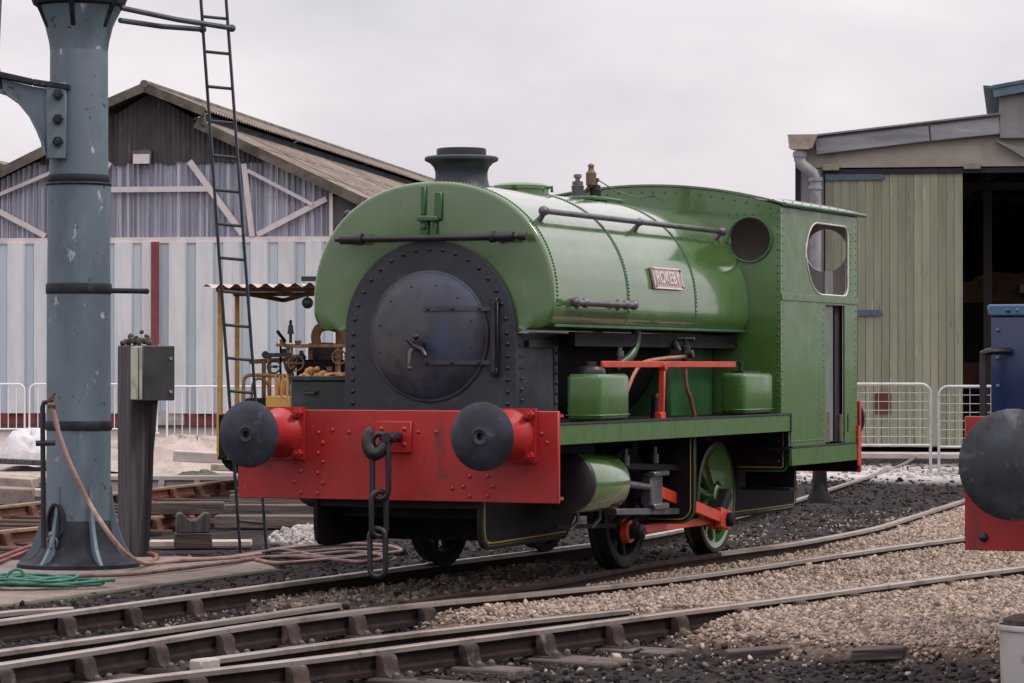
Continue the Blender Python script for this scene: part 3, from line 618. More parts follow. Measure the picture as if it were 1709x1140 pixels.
# ------------------------------------------------------------------ smokebox
def arch(r, w, n=36, z0=1.12): return [(w+.006, z0), (w, 1.735)]+[(r*math.cos(a), 1.735+r*math.sin(a)) for a in [PI*k/n for k in range(n+1)]][1:-1]+[(-w, 1.735), (-w-.006, z0)]
b = MB(); b.plate(arch(.642, .642), [], lambda u, v, w: Vector((u, .60+w, v)), .70); SB = b.build('smokebox', m_smoke, LOCO, sharp=30)
DC = Vector((0, 0, 1.715)); hole = [(.425*math.cos(a), 1.715+.425*math.sin(a)) for a in [2*PI*k/48 for k in range(48)]]
b = MB(); b.plate(arch(.652, .652), [hole], lambda u, v, w: Vector((u, .553+w, v)), .047); b.build('smokebox_front_plate', m_smoke, SB, bevel=.005, sharp=30)
b = MB()
for k in range(19):
    a = PI*(k+.0)/18; b.dome((.585*math.cos(a), .554, 1.735+.585*math.sin(a)), (0, -1, 0), .017)
for s in (-1, 1):
    for k in range(7): b.dome((s*.592, .554, 1.66-.082*k), (0, -1, 0), .017)
b.build('rivet_row', m_black, SB, kind='stuff')
b = MB()
for k in range(8): b.dome((.655-.011*0, .66, 1.20+.075*k), (1, 0, 0), .014); b.dome((.655, 1.27, 1.18+.07*k), (1, 0, 0), .014)
b.bar((.647, 1.27, 1.12), (.647, 1.27, 1.72), .01, .06, (0, 1, 0)); b.build('side_rivet_row', m_smoke, SB, kind='stuff')
b = MB(); b.lathe([(.458, 0), (.458, .012), (.45, .018), (.438, .02), (.425, .03), (.4, .05), (.33, .078), (.22, .1), (.1, .11), (0, .112)], (0, .556, 1.715), (0, -1, 0), 64)
DR = b.build('smokebox_door', m_door, LOCO, sharp=25)
b = MB(); HX = .505
b.cyl((HX, .50, 1.46), (HX, .50, 1.955), .019); b.box((HX, .53, 1.95), (.055, .05, .05)); b.box((HX, .53, 1.47), (.055, .05, .05)); b.box((HX+.005, .535, 1.7), (.05, .04, .5))
b.build('door_hinge', m_black, DR, bevel=.004)
for z in (1.905, 1.535):
    dy = lambda x: .556-float(np.interp(math.hypot(x, z-1.715), [0, .1, .22, .33, .4, .425, .46], [.112, .11, .1, .078, .05, .03, .028]))-.009
    b = MB(); n = 9; xs = np.linspace(.5, .0, n); pts = [(x, dy(x) if x < .44 else .52, z) for x in xs]
    for p, q in zip(pts[:-1], pts[1:]): b.bar(p, q, .008, .03, (0, 0, 1))
    b.build('hinge_strap', m_door, DR)
    b = MB()
    for x in (.4, .22, .04): b.dome((x, dy(x)-.005, z), (0, -1, 0), .013)
    b.build('strap_rivet', m_black, DR)
b = MB(); b.cyl((-.02, .46, 1.65), (-.02, .36, 1.65), .045, .035); b.cyl((-.02, .40, 1.65), (-.02, .33, 1.65), .02)
b.build('dart_boss', m_black, DR)
b = MB(); b.tube([(-.02, .375, 1.65), (-.05, .36, 1.6), (-.055, .355, 1.50)], [.022, .02, .015], 8); b.ball((-.055, .355, 1.495), .018)
b.build('door_handle', m_greymetal, DR)
b = MB(); b.tube([(-.02, .345, 1.65), (.05, .335, 1.62), (.075, .33, 1.58)], [.02, .018, .014], 8); b.tube([(-.02, .345, 1.65), (-.06, .335, 1.69)], [.02, .013], 8); b.ball((.0, .34, 1.71), .022); b.build('door_handle', m_black, DR)
b = MB()
for k in range(12):
    a = 2*PI*k/12+.3
    b.dome((.36*math.cos(a), .556-.068, 1.715+.36*math.sin(a)), (0, -1, 0), .008)
b.build('door_stud', m_smoke, DR, kind='stuff')
# boiler barrel and firebox below the tank
b = MB(); b.cyl((0, 1.29, 1.62), (0, 3.7, 1.62), .52, n=40); b.build('boiler_barrel', m_blackdk, LOCO)  # black colour stands in for the shade below the tank
b = MB(); b.box((0, 4.1, 1.42), (1.24, .98, .66)); b.build('firebox', m_green_dk, LOCO, bevel=.03)
b = MB(); b.box((0, 2.75, .72), (1.1, 4.9, .5)); b.build('frame_shade_block', m_blackdk, LOCO)  # solid black block added so the space between the frames stays dark
b = MB(); b.bar((.80, 1.2, 1.70), (.80, 4.58, 1.70), .05, .1); b.bar((-.8, 1.2, 1.7), (-.8, 4.58, 1.7), .05, .1); b.build('tank_bearer', m_blackdk, LOCO)
b = MB(); b.bar((.66, .75, 1.665), (.66, 1.28, 1.665), .02, .05); b.build('tank_bracket', m_black, LOCO)
b = MB(); b.tube(spline([(.80, 2.44, 1.78), (.80, 2.42, 1.68), (.79, 2.33, 1.58), (.72, 2.2, 1.5)], 5), .037, 12); b.build('feed_pipe', m_green_dk, LOCO)
b = MB(); b.tube([(.8, 2.1, 1.72), (.8, 2.1, 1.5)], .022, 8); b.cyl((.8, 2.1, 1.62), (.8, 2.1, 1.58), .034); b.build('drain_pipe', m_greymetal, LOCO)
b = MB(); b.tube(spline([(1.0, 2.95, 1.58), (1.0, 2.5, 1.565), (1.0, 2.08, 1.535), (1.0, 1.9, 1.46), (.99, 1.78, 1.34), (.95, 1.72, 1.16)], 6), .0155, 8); b.build('copper_pipe', m_copper, LOCO)
b = MB(); b.tube(spline([(1.0, 2.93, 1.55), (1.0, 2.95, 1.4), (1.0, 2.98, 1.33), (1.0, 3.06, 1.25), (1.0, 3.14, 1.125)], 6), .0155, 8); b.build('copper_pipe', m_copper, LOCO)
b = MB(); b.cyl((1.0, 2.95, 1.50), (1.0, 2.95, 1.66), .035); b.cyl((.9, 2.95, 1.6), (1.06, 2.95, 1.6), .03); b.cyl((1.0, 2.95, 1.65), (1.0, 2.95, 1.72), .018); b.cyl((.93, 2.95, 1.71), (1.07, 2.95, 1.71), .014); b.tube([(.95, 2.95, 1.6), (.8, 3.2, 1.7), (.7, 3.3, 1.72)], .03, 8); b.build('injector_valve', m_black, LOCO, bevel=.004)
b = MB(); b.cyl((.97, 2.42, 1.13), (.97, 2.42, 1.26), .05, .04); b.ball((.97, 2.42, 1.27), .042); b.build('lubricator', m_black, LOCO)
# red reach rod
b = MB(); b.bar((1.1, 1.02, 1.522), (1.1, 3.76, 1.522), .02, .045); b.build('reach_rod', m_vermilion, LOCO, bevel=.004)
b = MB(); b.bar((1.1, 2.20, 1.50), (1.1, 2.16, 1.128), .03, .045, (1, 0, 0)); b.box((1.1, 2.15, 1.15), (.05, .1, .05)); b.cyl((1.07, 2.2, 1.505), (1.13, 2.2, 1.505), .03, n=10); b.build('reach_rod_support', m_vermilion, LOCO, bevel=.004)
# ------------------------------------------------------------------ frames and footplate
for s in (1, -1):
    fr = [(.03, 1.08), (.03, .62), (.03, .40), (.05, .32), (.1, .285), (.2, .27), (1.5, .285), (1.75, .5), (1.78, .62), (2.58, .62), (2.6, .5), (2.75, .3), (3.5, .3), (3.68, .5), (3.7, .62), (4.52, .62), (4.55, .5), (4.62, .3), (4.9, .27), (6.5, .27), (6.6, .29), (6.66, .36), (6.66, 1.08)]
    b = MB(); b.plate(fr, [], lambda u, v, w: Vector((s*(.60+w), u, v)), .03); FRM = b.build('main_frame', m_blackdk, LOCO, sharp=20)
    for off, nm, mm in ((.03, 'lining_green', m_green_dk), (.055, 'lining_orange', m_lining)):
        ln = [(.03+off, .6), (.03+off, .42), (.06+off, .335), (.13+off*.8, .285+off*.7), (.25, .272+off*.8), (1.5, .287+off*.8)]
        b = MB(); b.tube([(s*.632, q.x, q.y) for q in spline([Vector((a, c, 0)) for a, c in ln], 4)], .0075 if nm == 'lining_green' else .005, 4); b.build(nm, mm, FRM)
        ln = [(4.9, .272+off*.8), (6.45, .272+off*.8), (6.58, .30+off*.6), (6.66-off, .40), (6.66-off, .6)]
        b = MB(); b.tube([(s*.632, q.x, q.y) for q in spline([Vector((a, c, 0)) for a, c in ln], 4)], .0075 if nm == 'lining_green' else .005, 4); b.build(nm, mm, FRM)
b = MB(); b.span((-.6, .06, .55), (.6, .09, 1.08)); b.build('cross_shade_plate', m_blackdk, LOCO)
b = MB(); b.span((-.6, .9, .285), (.6, .93, .56)); b.build('cross_shade_plate', m_blackdk, LOCO)  # plate added to hide lit ground and keep the underside black
b = MB(); b.span((-.6, 1.5, .33), (.6, 1.53, .46)); b.build('cross_shade_plate', m_blackdk, LOCO)
b = MB(); b.span((-1.18, .04, 1.10), (1.18, 4.83, 1.124)); b.build('footplate', m_blackdk, LOCO)
b = MB(); b.span((-1.18, 4.835, .83), (1.18, 6.64, .853)); b.build('cab_footplate', m_blackdk, LOCO)
for s in (1, -1):
    b = MB(); b.span((s*1.165, .03, .985), (s*1.192, 4.84, 1.118)); b.build('valance', m_green_side, LOCO, bevel=.003)
    b = MB(); b.span((s*1.155, .03, 1.1185), (s*1.20, 4.845, 1.132)); b.span((s*1.18, 4.825, .98), (s*1.2, 4.846, 1.1175)); b.build('valance_lip', m_black, LOCO)
    b = MB(); b.span((s*1.165, 4.86, .705), (s*1.196, 6.655, .848)); b.build('cab_valance', m_green_side, LOCO, bevel=.003)
    b = MB(); b.span((s*1.15, 4.86, .849), (s*1.203, 6.655, .861)); b.build('cab_valance_lip', m_black, LOCO)
    # motion plate and step plate with rounded lined corners, both across the engine
    def cross(y, x0, x1, z0, z1, r, nm):
        ol = [(x0, z1), (x0, z0)]+[(x1-r+r*math.sin(a), z0+r-r*math.cos(a)) for a in [PI/2*k/8 for k in range(9)]]+[(x1, z1)]
        b = MB(); b.plate(ol, [], lambda u, v, w: Vector((s*u, y+w, v)), .03); o = b.build(nm, m_blackdk, LOCO)
        for off, mm, rr in ((.006, m_green_dk, .007), (.035, m_lining, .0045)):
            q = r-off; ln = [(x0+.05, z0+off)]+[(x1-r+q*math.sin(a), z0+r-q*math.cos(a)) for a in [PI/2*k/8 for k in range(9)]]+[(x1-off, z1-.01)]
            b = MB(); b.tube([(s*u, y-.002, v) for u, v in ln], rr, 4); b.build('lining_line', mm, o)
        return o
    cross(2.82, .66, 1.12, .33, .98, .13, 'motion_plate')
    cp = cross(4.93, .66, 1.13, .655, .98, .05, 'step_plate')
    b = MB()
    for z in (.74, .82, .9): b.dome((s*1.06, 4.93, z), (0, -1, 0), .012)
    for x in (.8, .9): b.dome((s*x, 4.93, .86), (0, -1, 0), .012)
    b.build('bolt', m_greymetal, cp)
    # cab step below
    b = MB(); b.span((s*.68, 5.2, .50), (s*1.1, 5.22, .98)); b.span((s*.7, 5.02, .5), (s*1.12, 5.22, .52)); b.build('cab_step', m_blackdk, LOCO)
# ------------------------------------------------------------------ buffer beams
b = MB(); b.span((-1.204, 0, .60), (1.204, .035, 1.211)); BEAM = b.build('buffer_beam', m_red, LOCO, bevel=.005)
b = MB(); b.span((-1.2, .036, .62), (1.2, .10, .64)); b.span((-1.2, .036, 1.17), (1.2, .1, 1.19)); b.build('beam_flange', m_red, BEAM)
rv = [(532, 722), (555, 718), (583, 721), (539, 739), (531, 756), (539, 771), (530, 789), (539, 806), (530, 823), (502, 786), (492, 804), (502, 822), (493, 771), (698, 721), (728, 721), (784, 795), (814, 795), (773, 812), (823, 812), (784, 828), (814, 828), (755, 815), (904, 724), (913, 739)]
b = MB()
for px, py in rv: q = on(px, py, 1, 0); b.dome((q.x, .001, q.z), (0, -1, 0), .0165, 8)
b.build('beam_rivet', m_red, BEAM, kind='stuff')
b = MB(); b.span((-.135, -.022, .925), (.135, -.001, 1.135)); HP = b.build('hook_plate', m_red, BEAM, bevel=.004)
b = MB()
for x in (-.085, .085):
    for z in (.98, 1.085): b.dome((x, -.022, z), (0, -1, 0), .018)
b.build('hook_plate_bolt', m_red, HP)
b = MB(); b.span((-1.204, 6.665, .60), (1.204, 6.70, 1.211)); RB2 = b.build('rear_buffer_beam', m_red, LOCO, bevel=.005)
b = MB(); b.span((-1.18, 6.655, .605), (1.18, 6.663, 1.2)); b.build('beam_back_plate', m_blackdk, RB2)
b = MB(); b.span((1.195, 6.60, .66), (1.208, 6.664, 1.0)); b.build('beam_end_bracket', m_vermilion, RB2)
def buffer(x, y0, s, mh=m_buf, z=1.05, parent=LOCO, mred=m_red, worn=False, ro=.232):
    root = parent
    b = MB(); b.box((x, y0+s*.016, z), (.38, .03, .36)) if not worn else b.box((x, y0+s*.016, z), (.36, .03, .36))
    b.lathe([(.175, .03), (.165, .06), (.135, .1), (.128, .2), (.122, .30), (.128, .305), (.128, .335), (.118, .34), (.1, .34)], (x, y0, z), (0, s, 0), 28)
    H = b.build('buffer_housing', mred, root, bevel=0, sharp=35)
    for i in (-1, 1):
        for k in (-1, 1):
            q = MB(); q.cyl((x+i*.15, y0+s*.03, z+k*.14), (x+i*.15, y0+s*.075, z+k*.14), .034, n=6); q.cyl((x+i*.15, y0+s*.07, z+k*.14), (x+i*.15, y0+s*.1, z+k*.14), .018, n=8); q.build('housing_bolt', mred, H)
    b = MB(); b.cyl((x, y0+s*.33, z), (x, y0+s*.46, z), .082, n=20)
    hole = [(.0, .470), (.022, .470), (.024, .507), (.05, .512), (.056, .509), (.06, .5075)] if not worn else [(0, .514), (.06, .513)]
    prof = [(.082, .455), (.16, .448), (ro-.012, .455), (ro-.006, .462), (ro-.006, .469), (ro-.012, .474), (ro*.7, .4925), (ro*.4, .5045)]+hole[::-1]
    b.lathe(prof, (x, y0, z), (0, s, 0), 48); b.build('buffer_head', mh, H, sharp=30); return H
for x in (-.8635, .8635): buffer(x, 0, -1); buffer(x, 6.70, 1)
b = MB()   # screwless hook with three long links
hook = spline([(.045, -.03, 1.03), (.045, -.15, 1.03), (.03, -.19, .985), (-.01, -.205, .935), (-.05, -.21, .925), (-.082, -.21, .96), (-.092, -.21, 1.02), (-.082, -.21, 1.07), (-.068, -.21, 1.10)], 5)
n = len(hook); rad = lambda f: float(np.interp(f, [0, .2, .35, .5, .62, .75, .9, 1], [.034, .036, .044, .052, .052, .045, .03, .012]))
b.tube(hook, [rad(k/(n-1)) for k in range(n)], 12); b.cyl((.05, -.13, 1.03), (.05, -.235, 1.03), .04, .034, 16); b.cyl((-.01, -.2, 1.03), (.095, -.2, 1.03), .02, n=10)
b.build('coupling_hook', m_black, LOCO)
def link(z1, z0, w, ang, r, y, xo=0):
    h = (z1-z0)/2; pts = []
    for k in range(28):
        a = 2*PI*k/28; cx = math.cos(a)*w; cz = math.sin(a)*w+(h-w)*(1 if math.sin(a) > 0 else -1)
        pts.append((xo+cx*math.cos(ang), y+cx*math.sin(ang), (z0+z1)/2+cz))
    return pts
for z1, z0, w, ang, xo in ((1.055, .62, .058, .1, .0), (.67, .37, .052, .75, -.01), (.42, .10, .056, .12, -.02)):
    b = MB(); b.tube(link(z1, z0, w, ang, .02, -.215, xo), .0195, 10, closed=True); b.build('coupling_link', m_black, LOCO)
# ------------------------------------------------------------------ wheels and motion
def wheel(s, y, ang, name='driving_wheel'):
    wg = m_green if s > 0 and y > 3 else m_blackdk  # front and far wheels blackened in place of the shadow under the footplate
    zc = .475; xo = s*.665
    T = MB(); T.lathe([(.405, 0), (.468, 0), (.472, .02), (.452, .03), (.443, .038), (.439, .125), (.43, .13), (.405, .13), (.400, .12), (.400, .01), (.405, 0)], (xo, y, zc), (s, 0, 0), 56)
    wh = T.build(name, m_blackdk if s < 0 or y < 3 else m_black, LOCO, sharp=30)
    b = MB(); b.lathe([(.36, .02), (.402, .015), (.402, .122), (.36, .118), (.36, .02)], (xo, y, zc), (s, 0, 0), 48); b.lathe([(.0, .0), (.105, .0), (.105, .14), (.09, .15), (0, .15)], (xo, y, zc), (s, 0, 0), 24)
    b.build('wheel_centre', wg, wh, sharp=30)
    for k in range(10):
        a = 2*PI*k/10+ang+.31; d = Vector((0, math.cos(a), math.sin(a)))
        b = MB(); b.bar(Vector((xo+s*.07, y, zc))+d*.095, Vector((xo+s*.07, y, zc))+d*.37, .055, .055, (1, 0, 0)); b.build('spoke', wg, wh, bevel=.012)
    oa = ang+PI; cr = [(.365*math.cos(oa+t), .365*math.sin(oa+t)) for t in np.linspace(-1.5, 1.5, 21)]+[(.13*math.cos(oa+t), .13*math.sin(oa+t)) for t in np.linspace(1.5, -1.5, 11)]
    b = MB(); b.plate(cr, [], lambda u, v, w: Vector((xo+s*(.03+w), y+u, zc+v)), .1); b.build('balance_weight', wg, wh)
    pc = Vector((0, .25*math.cos(ang), .25*math.sin(ang)))
    b = MB(); p = Vector((xo+s*.14, y, zc)); b.bar(p-pc*.25, p+pc*1.2, .1, .2, (1, 0, 0)); b.cyl(p+pc, p+pc+Vector((s*.2, 0, 0)), .055); b.build('crank', m_blackdk, wh, bevel=.02)
    b = MB(); q = Vector((xo, y, zc))+pc; b.cyl(q+Vector((s*.2, 0, 0)), q+Vector((s*(.29 if y > 3 else .24), 0, 0)), .058, n=20); b.cyl(q+Vector((s*(.29 if y > 3 else .24), 0, 0)), q+Vector((s*(.31 if y > 3 else .26), 0, 0)), .04, n=6); b.build('crank_pin', m_greymetal, wh)
    return q
CANG = math.atan2(-.168, -.19)
pins = {}
for s in (1, -1):
    for y in (2.27, 4.2): pins[s, y] = wheel(s, y, CANG if s > 0 else CANG+PI/2)
    b = MB(); b.cyl((0, 2.27, .475), (s*.66, 2.27, .475), .07); b.cyl((0, 4.2, .475), (s*.66, 4.2, .475), .07); b.build('axle', m_blackdk, LOCO)
    p, q = pins[s, 2.27], pins[s, 4.2]; off = Vector((s*.205, 0, 0))
    b = MB(); b.bar(p+off, q+off, .03, .062)
    for e in (p, q): b.lathe([(.085, -.03), (.085, .03)], e+off, (s, 0, 0), 20); 
    b.bar(p+off, p+off+(q-p)*.09, .04, .12); b.bar(q+off-(q-p)*.09, q+off, .04, .12)
    b.build('coupling_rod', m_vermilion, LOCO, bevel=.004)
    ch = Vector((s*.95, 2.38, .60)); e2 = q+Vector((s*.262, 0, 0))
    b = MB(); b.bar(ch+Vector((s*.02, 0, 0)), e2, .035, .085); b.bar(e2-(e2-ch).normalized()*.16, e2+(e2-ch).normalized()*.07, .05, .15); b.build('connecting_rod', m_vermilion, LOCO, bevel=.004)
    # cylinder, slide bars, crosshead
    b = MB(); b.lathe([(.18, 0), (.2, .005), (.206, .02), (.206, .64), (.2, .655), (.18, .66)], (s*.965, .74, .708), (0, 1, -.03), 40); CY = b.build('cylinder', m_green, LOCO, sharp=40)
    b = MB(); b.lathe([(0, -.04), (.1, -.04), (.15, -.03), (.185, -.02), (.2, -.012), (.205, 0), (.205, .02)], (s*.965, .735, .708), (0, 1, -.03), 40); b.build('cylinder_cover', m_black, CY, sharp=40)
    b = MB(); b.span((s*.6, .72, .56), (s*.9, 1.40, 1.09)); b.build('valve_chest', m_blackdk, CY, bevel=.02)
    b = MB(); b.lathe([(.185, 0), (.16, .03), (.07, .04), (.06, .12), (.03, .125), (.025, .9)], (s*.97, 1.40, .702), (0, 1, -.09), 24); b.build('piston_rod', m_greymetal, CY, sharp=40)
    for z in (.80, .475):
        b = MB(); b.bar((s*.96, 1.55, z), (s*.96, 2.83, z-.05), .08, .045); b.build('slide_bar', m_greymetal if z < .6 else m_blackdk, LOCO, bevel=.004)
    b = MB(); b.box(ch+Vector((0, -.02, .0)), (.09, .24, .22)); b.box(ch+Vector((s*.03, 0, .12)), (.1, .3, .04)); b.box(ch+Vector((s*.03, 0, -.12)), (.1, .3, .05)); b.build('crosshead', m_greymetal, LOCO, bevel=.01)
    for y in (1.72, 2.3):
        b = MB(); b.cyl((s*1.0, y, .8), (s*1.0, y, .87), .028); b.cyl((s*1.0, y, .86), (s*1.0, y, .92), .014); b.build('oil_cup', m_greymetal, LOCO)
    for y in (.9, 1.3): b = MB(); b.tube([(s*.97, y, .54), (s*.97, y, .44), (s*.95, y-.1, .38)], .014, 6); b.build('drain_cock', m_greymetal, LOCO)
    b = MB(); b.bar((s*.84, .8, .40), (s*.84, 1.9, .36), .03, .03); b.build('drain_rod', m_blackdk, LOCO)
    for y in (2.77, 3.62): b = MB(); b.box((s*.72, y, .52), (.1, .05, .3)); b.build('brake_block', m_blackdk, LOCO, bevel=.01)
    # sand boxes
    for k, (y0, y1) in enumerate(((.82, 1.37), (3.80, 4.47))):
        if s < 0 and k == 0: continue
        x0, x1 = (.915, 1.172) if k == 0 else (.965, 1.172)
        b = MB(); b.span((s*x0, y0, 1.134), (s*x1, y1, 1.455)); SBX = b.build('sand_box', m_green_side, LOCO, bevel=.035, seg=3)
        b = MB(); b.span((s*(x0-.002), y0-.004, 1.165), (s*(x1+.004), y1+.004, 1.175)); b.build('box_band', m_green, SBX, bevel=.003)
        b = MB()
        if k == 0: b.lathe([(.1, 0), (.1, .03), (.085, .05), (.04, .06), (.04, .085), (0, .09)], (s*1.02, 1.02, 1.452), (0, 0, 1), 20)
        else: b.cyl((s*1.08, 3.95, 1.45), (s*1.08, 3.95, 1.53), .014); b.cyl((s*1.08, 3.95, 1.52), (s*1.08, 3.95, 1.54), .024); b.box((s*1.07, 4.1, 1.461), (.1, .4, .02))
        b.build('box_lid', m_black, SBX)
b = MB(); b.span((-1.185, .75, 1.134), (-.70, 1.35, 1.405)); TBX = b.build('tool_box', m_dkgreen, LOCO, bevel=.008)
b = MB(); b.span((-1.195, .735, 1.405), (-.69, 1.36, 1.44)); b.build('box_lid', m_dkgreen, TBX, bevel=.006)
b = MB(); b.tube([(-1.07, .75, 1.325), (-1.06, .715, 1.315), (-.98, .715, 1.315), (-.97, .75, 1.325)], .009, 6); b.build('box_handle', m_black, TBX)
# ------------------------------------------------------------------ cab
CF, CR = 4.6, 6.62
def arcz(x): return 2.79+(2.965-2.79)*(1-(abs(x)/1.19)**2)
top = [(x, arcz(x)) for x in np.linspace(1.19, -1.19, 25)]
def ring(cx, cz, r, n=36): return [(cx+r*math.cos(2*PI*k/n), cz+r*math.sin(2*PI*k/n)) for k in range(n)]
b = MB(); b.plate([(-1.19, 1.13), (1.19, 1.13)]+top, [ring(.931, 2.522, .172), ring(-.931, 2.522, .172)], lambda u, v, w: Vector((u, CF+w, v)), .014)
CFR = b.build('cab_front', m_green, LOCO, sharp=20)
b = MB()
for x in np.linspace(-1.1, 1.1, 23): b.dome((x, CF, arcz(x)-.045), (0, -1, 0), .010, 7)
for k in range(26): b.dome((1.165, CF, 1.2+.062*k), (0, -1, 0), .010, 7); b.dome((-1.165, CF, 1.2+.062*k), (0, -1, 0), .010, 7)
for x in np.linspace(.75, 1.1, 6): b.dome((x, CF, 2.73-.02*(x-.7)), (0, -1, 0), .009, 7)
b.build('rivet_row', m_green_dk, CFR, kind='stuff')
for s in (1, -1):
    b = MB(); b.lathe([(.172, -.004), (.19, -.004), (.19, -.016), (.18, -.02), (.172, -.016), (.172, -.004)], (s*.931, CF, 2.522), (0, 1, 0), 40); b.build('spectacle_rim', m_green_dk, CFR)
b = MB(); b.plate([(-1.17, .86), (1.17, .86)]+[(x*.983, z) for x, z in top], [ring(.922, 2.50, .185), ring(-.922, 2.50, .185)], lambda u, v, w: Vector((u, CR-.03+w, v)), .012); b.build('cab_back', m_cream, LOCO, sharp=20)
b = MB(); b.plate([(-1.17, .86), (1.17, .86)]+[(x*.983, z) for x, z in top], [ring(.922, 2.50, .186), ring(-.922, 2.50, .186)], lambda u, v, w: Vector((u, CR-.017+w, v)), .01); b.build('cab_back_outer', m_green, LOCO, sharp=20)
def rr(y0, y1, z0, z1, rad, n=7):   # rounded outline, four radii
    c = [(y1-rad[0], z0+rad[0], -90, rad[0]), (y1-rad[1], z1-rad[1], 0, rad[1]), (y0+rad[2], z1-rad[2], 90, rad[2]), (y0+rad[3], z0+rad[3], 180, rad[3])]
    return [(cy+r*math.cos(R(a0+90*k/n)), cz+r*math.sin(R(a0+90*k/n))) for cy, cz, a0, r in c for k in range(n+1)]
win = rr(5.225, 6.36, 2.10, 2.69, (.1, .1, .3, .42))
for s in (1, -1):
    ol = [(CF+.0145, 1.13), (4.852, 1.13), (4.852, .862), (5.75, .862), (5.75, 2.02), (6.27, 2.02), (6.27, .862), (CR, .862), (CR, 2.79), (CF+.0145, 2.79)]
    b = MB(); b.plate(ol, [win], lambda u, v, w: Vector((s*(1.176+w), u, v)), .014); CS = b.build('cab_side', m_green_side, LOCO, sharp=20)
    b = MB(); b.tube([(s*1.19, u, v) for u, v in win], .008, 6, closed=True); b.build('window_beading', m_green_side if s < 0 else m_cream, CS)
    b = MB(); b.plate([(x, z-.004 if z > 2.5 else z) for x, z in ol], [[(u, v) for u, v in win]], lambda u, v, w: Vector((s*(1.170+w), min(max(u, CF+.015), CR-.035), v)), .005); b.build('cab_bounce_lining', m_cream, CS, sharp=20)  # cream plates added to throw light back into the cab
    b = MB(); b.span((s*1.1905, CF, 2.035), (s*1.2, CR, 2.09)); b.build('waist_strip', m_green_side, CS, bevel=.003)
    b = MB()
    for k in range(27): b.dome((s*1.19, CF+.035, 1.17+.06*k), (s, 0, 0), .009, 7)
    for k in range(31): b.dome((s*1.19, CR-.04, .9+.06*k), (s, 0, 0), .009, 7)
    for k in range(19): b.dome((s*1.19, 5.70, .9+.06*k), (s, 0, 0), .009, 7)
    for k in range(15): b.dome((s*1.19, 4.88+.058*k, .90), (s, 0, 0), .009, 7)
    for k in range(9): b.dome((s*1.19, 6.44, 2.15+.06*k), (s, 0, 0), .009, 7)
    b.build('rivet_row', m_green_side, CS, kind='stuff')
    b = MB(); b.span((s*1.15, 5.79, .88), (s*1.172, 6.0, 2.30)); b.build('cab_door', m_doorgrey, LOCO)
    b = MB(); b.span((s*1.135, 5.82, .87), (s*1.174, 5.92, 1.13)); b.build('door_post_foot', m_sleeper, LOCO, bevel=.005)
    b = MB(); b.span((s*1.135, 6.20, .87), (s*1.174, 6.262, 1.1)); b.build('door_post_foot', m_sleeper, LOCO, bevel=.005)
    b = MB(); b.tube([(s*1.225, 4.58, 2.80), (s*1.225, 6.74, 2.80)], .017, 8); b.build('rain_strip', m_green_dk, LOCO)
    b = MB(); b.tube([(s*1.225, 6.5, 1.05), (s*1.24, 6.5, 1.2), (s*1.24, 6.5, 1.9), (s*1.225, 6.5, 2.0)], .013, 8) if s < 0 else b.tube([(s*1.212, 6.29, .95), (s*1.212, 6.29, 1.1)], .006, 6); b.build('cab_handrail', m_black, LOCO)
xs = np.linspace(-1.23, 1.23, 27); zr = [arcz(x*1.19/1.23)+.004 for x in xs]; n = 27
b = MB(); b.add([(x, y, z+dz) for dz in (0, .016) for y in (4.585, 6.74) for x, z in zip(xs, zr)], [(i, i+1, n+i+1, n+i) for i in range(n-1)]+[(2*n+i, 3*n+i, 3*n+i+1, 2*n+i+1) for i in range(n-1)]+[(i, 2*n+i, 2*n+i+1, i+1) for i in range(n-1)]+[(n+i, n+i+1, 3*n+i+1, 3*n+i) for i in range(n-1)]+[(0, n, 3*n, 2*n), (n-1, 3*n-1, 4*n-1, 2*n-1)])
RF = b.build('cab_roof', m_green, LOCO, sharp=30)
b = MB()
for k in range(9): b.dome((1.12, 4.62+.24*k, arcz(1.1)+.02), (0, 0, 1), .012, 7)
b.build('roof_bolt', m_black, RF)
b = MB(); b.span((-.5, CF+.02, 1.2), (.5, CF+.3, 2.2)); b.cyl((0, CF+.3, 1.9), (0, CF+.42, 1.9), .3); b.build('backhead', m_blackdk, LOCO)
b = MB(); b.span((-1.15, 6.15, .87), (1.14, 6.56, 2.06)); b.build('bunker_shade_block', m_dark_in, LOCO)  # block blackened to paint in the shade seen through the cab doorway
xs = np.linspace(-1.15, 1.15, 19); n = 19; b = MB(); b.add([(x, y, arcz(x)-.03+dz) for dz in (0, -.008) for y in (CF+.02, CR-.04) for x in xs], [(i, i+1, n+i+1, n+i) for i in range(n-1)]+[(2*n+i, 3*n+i, 3*n+i+1, 2*n+i+1) for i in range(n-1)]); b.build('roof_bounce_lining', m_cream, RF)  # cream sheet added under the roof to bounce light inside the cab

# ================================================================== concrete slab and water column
sl = [gp(a, b, -.075) for a, b in [(-320, 1052), (0, 1008), (230, 978), (462, 948), (440, 936), (300, 928), (0, 935), (-320, 950)]]
b = MB(); b.plate([(p.x, p.y) for p in sl], [], lambda u, v, w: Vector((u, v, -.28+w)), .205); SLAB = b.build('concrete_slab', m_conc, None, bevel=.015, seg=2, kind='structure')
e0, e1 = gp(-320, 1054, -.09), gp(462, 950, -.09)
b = MB(); b.bar(e0+Vector((.03, -.03, -.07)), e1+Vector((.03, -.03, -.07)), .05, .15)
b.build('slab_edging', m_moss, None, bevel=.01, kind='structure')
ZC = 24.5; kc = ZC/F
cb = P(131, 950, ZC); cb.z = -.075
CRANE = thing('water_column', 'tall blue grey cast iron water column with flared foot and curved side bracket', 'water column', cb)
def zc(py): return zz(py, ZC)-cb.z
def rc(px): return px*kc
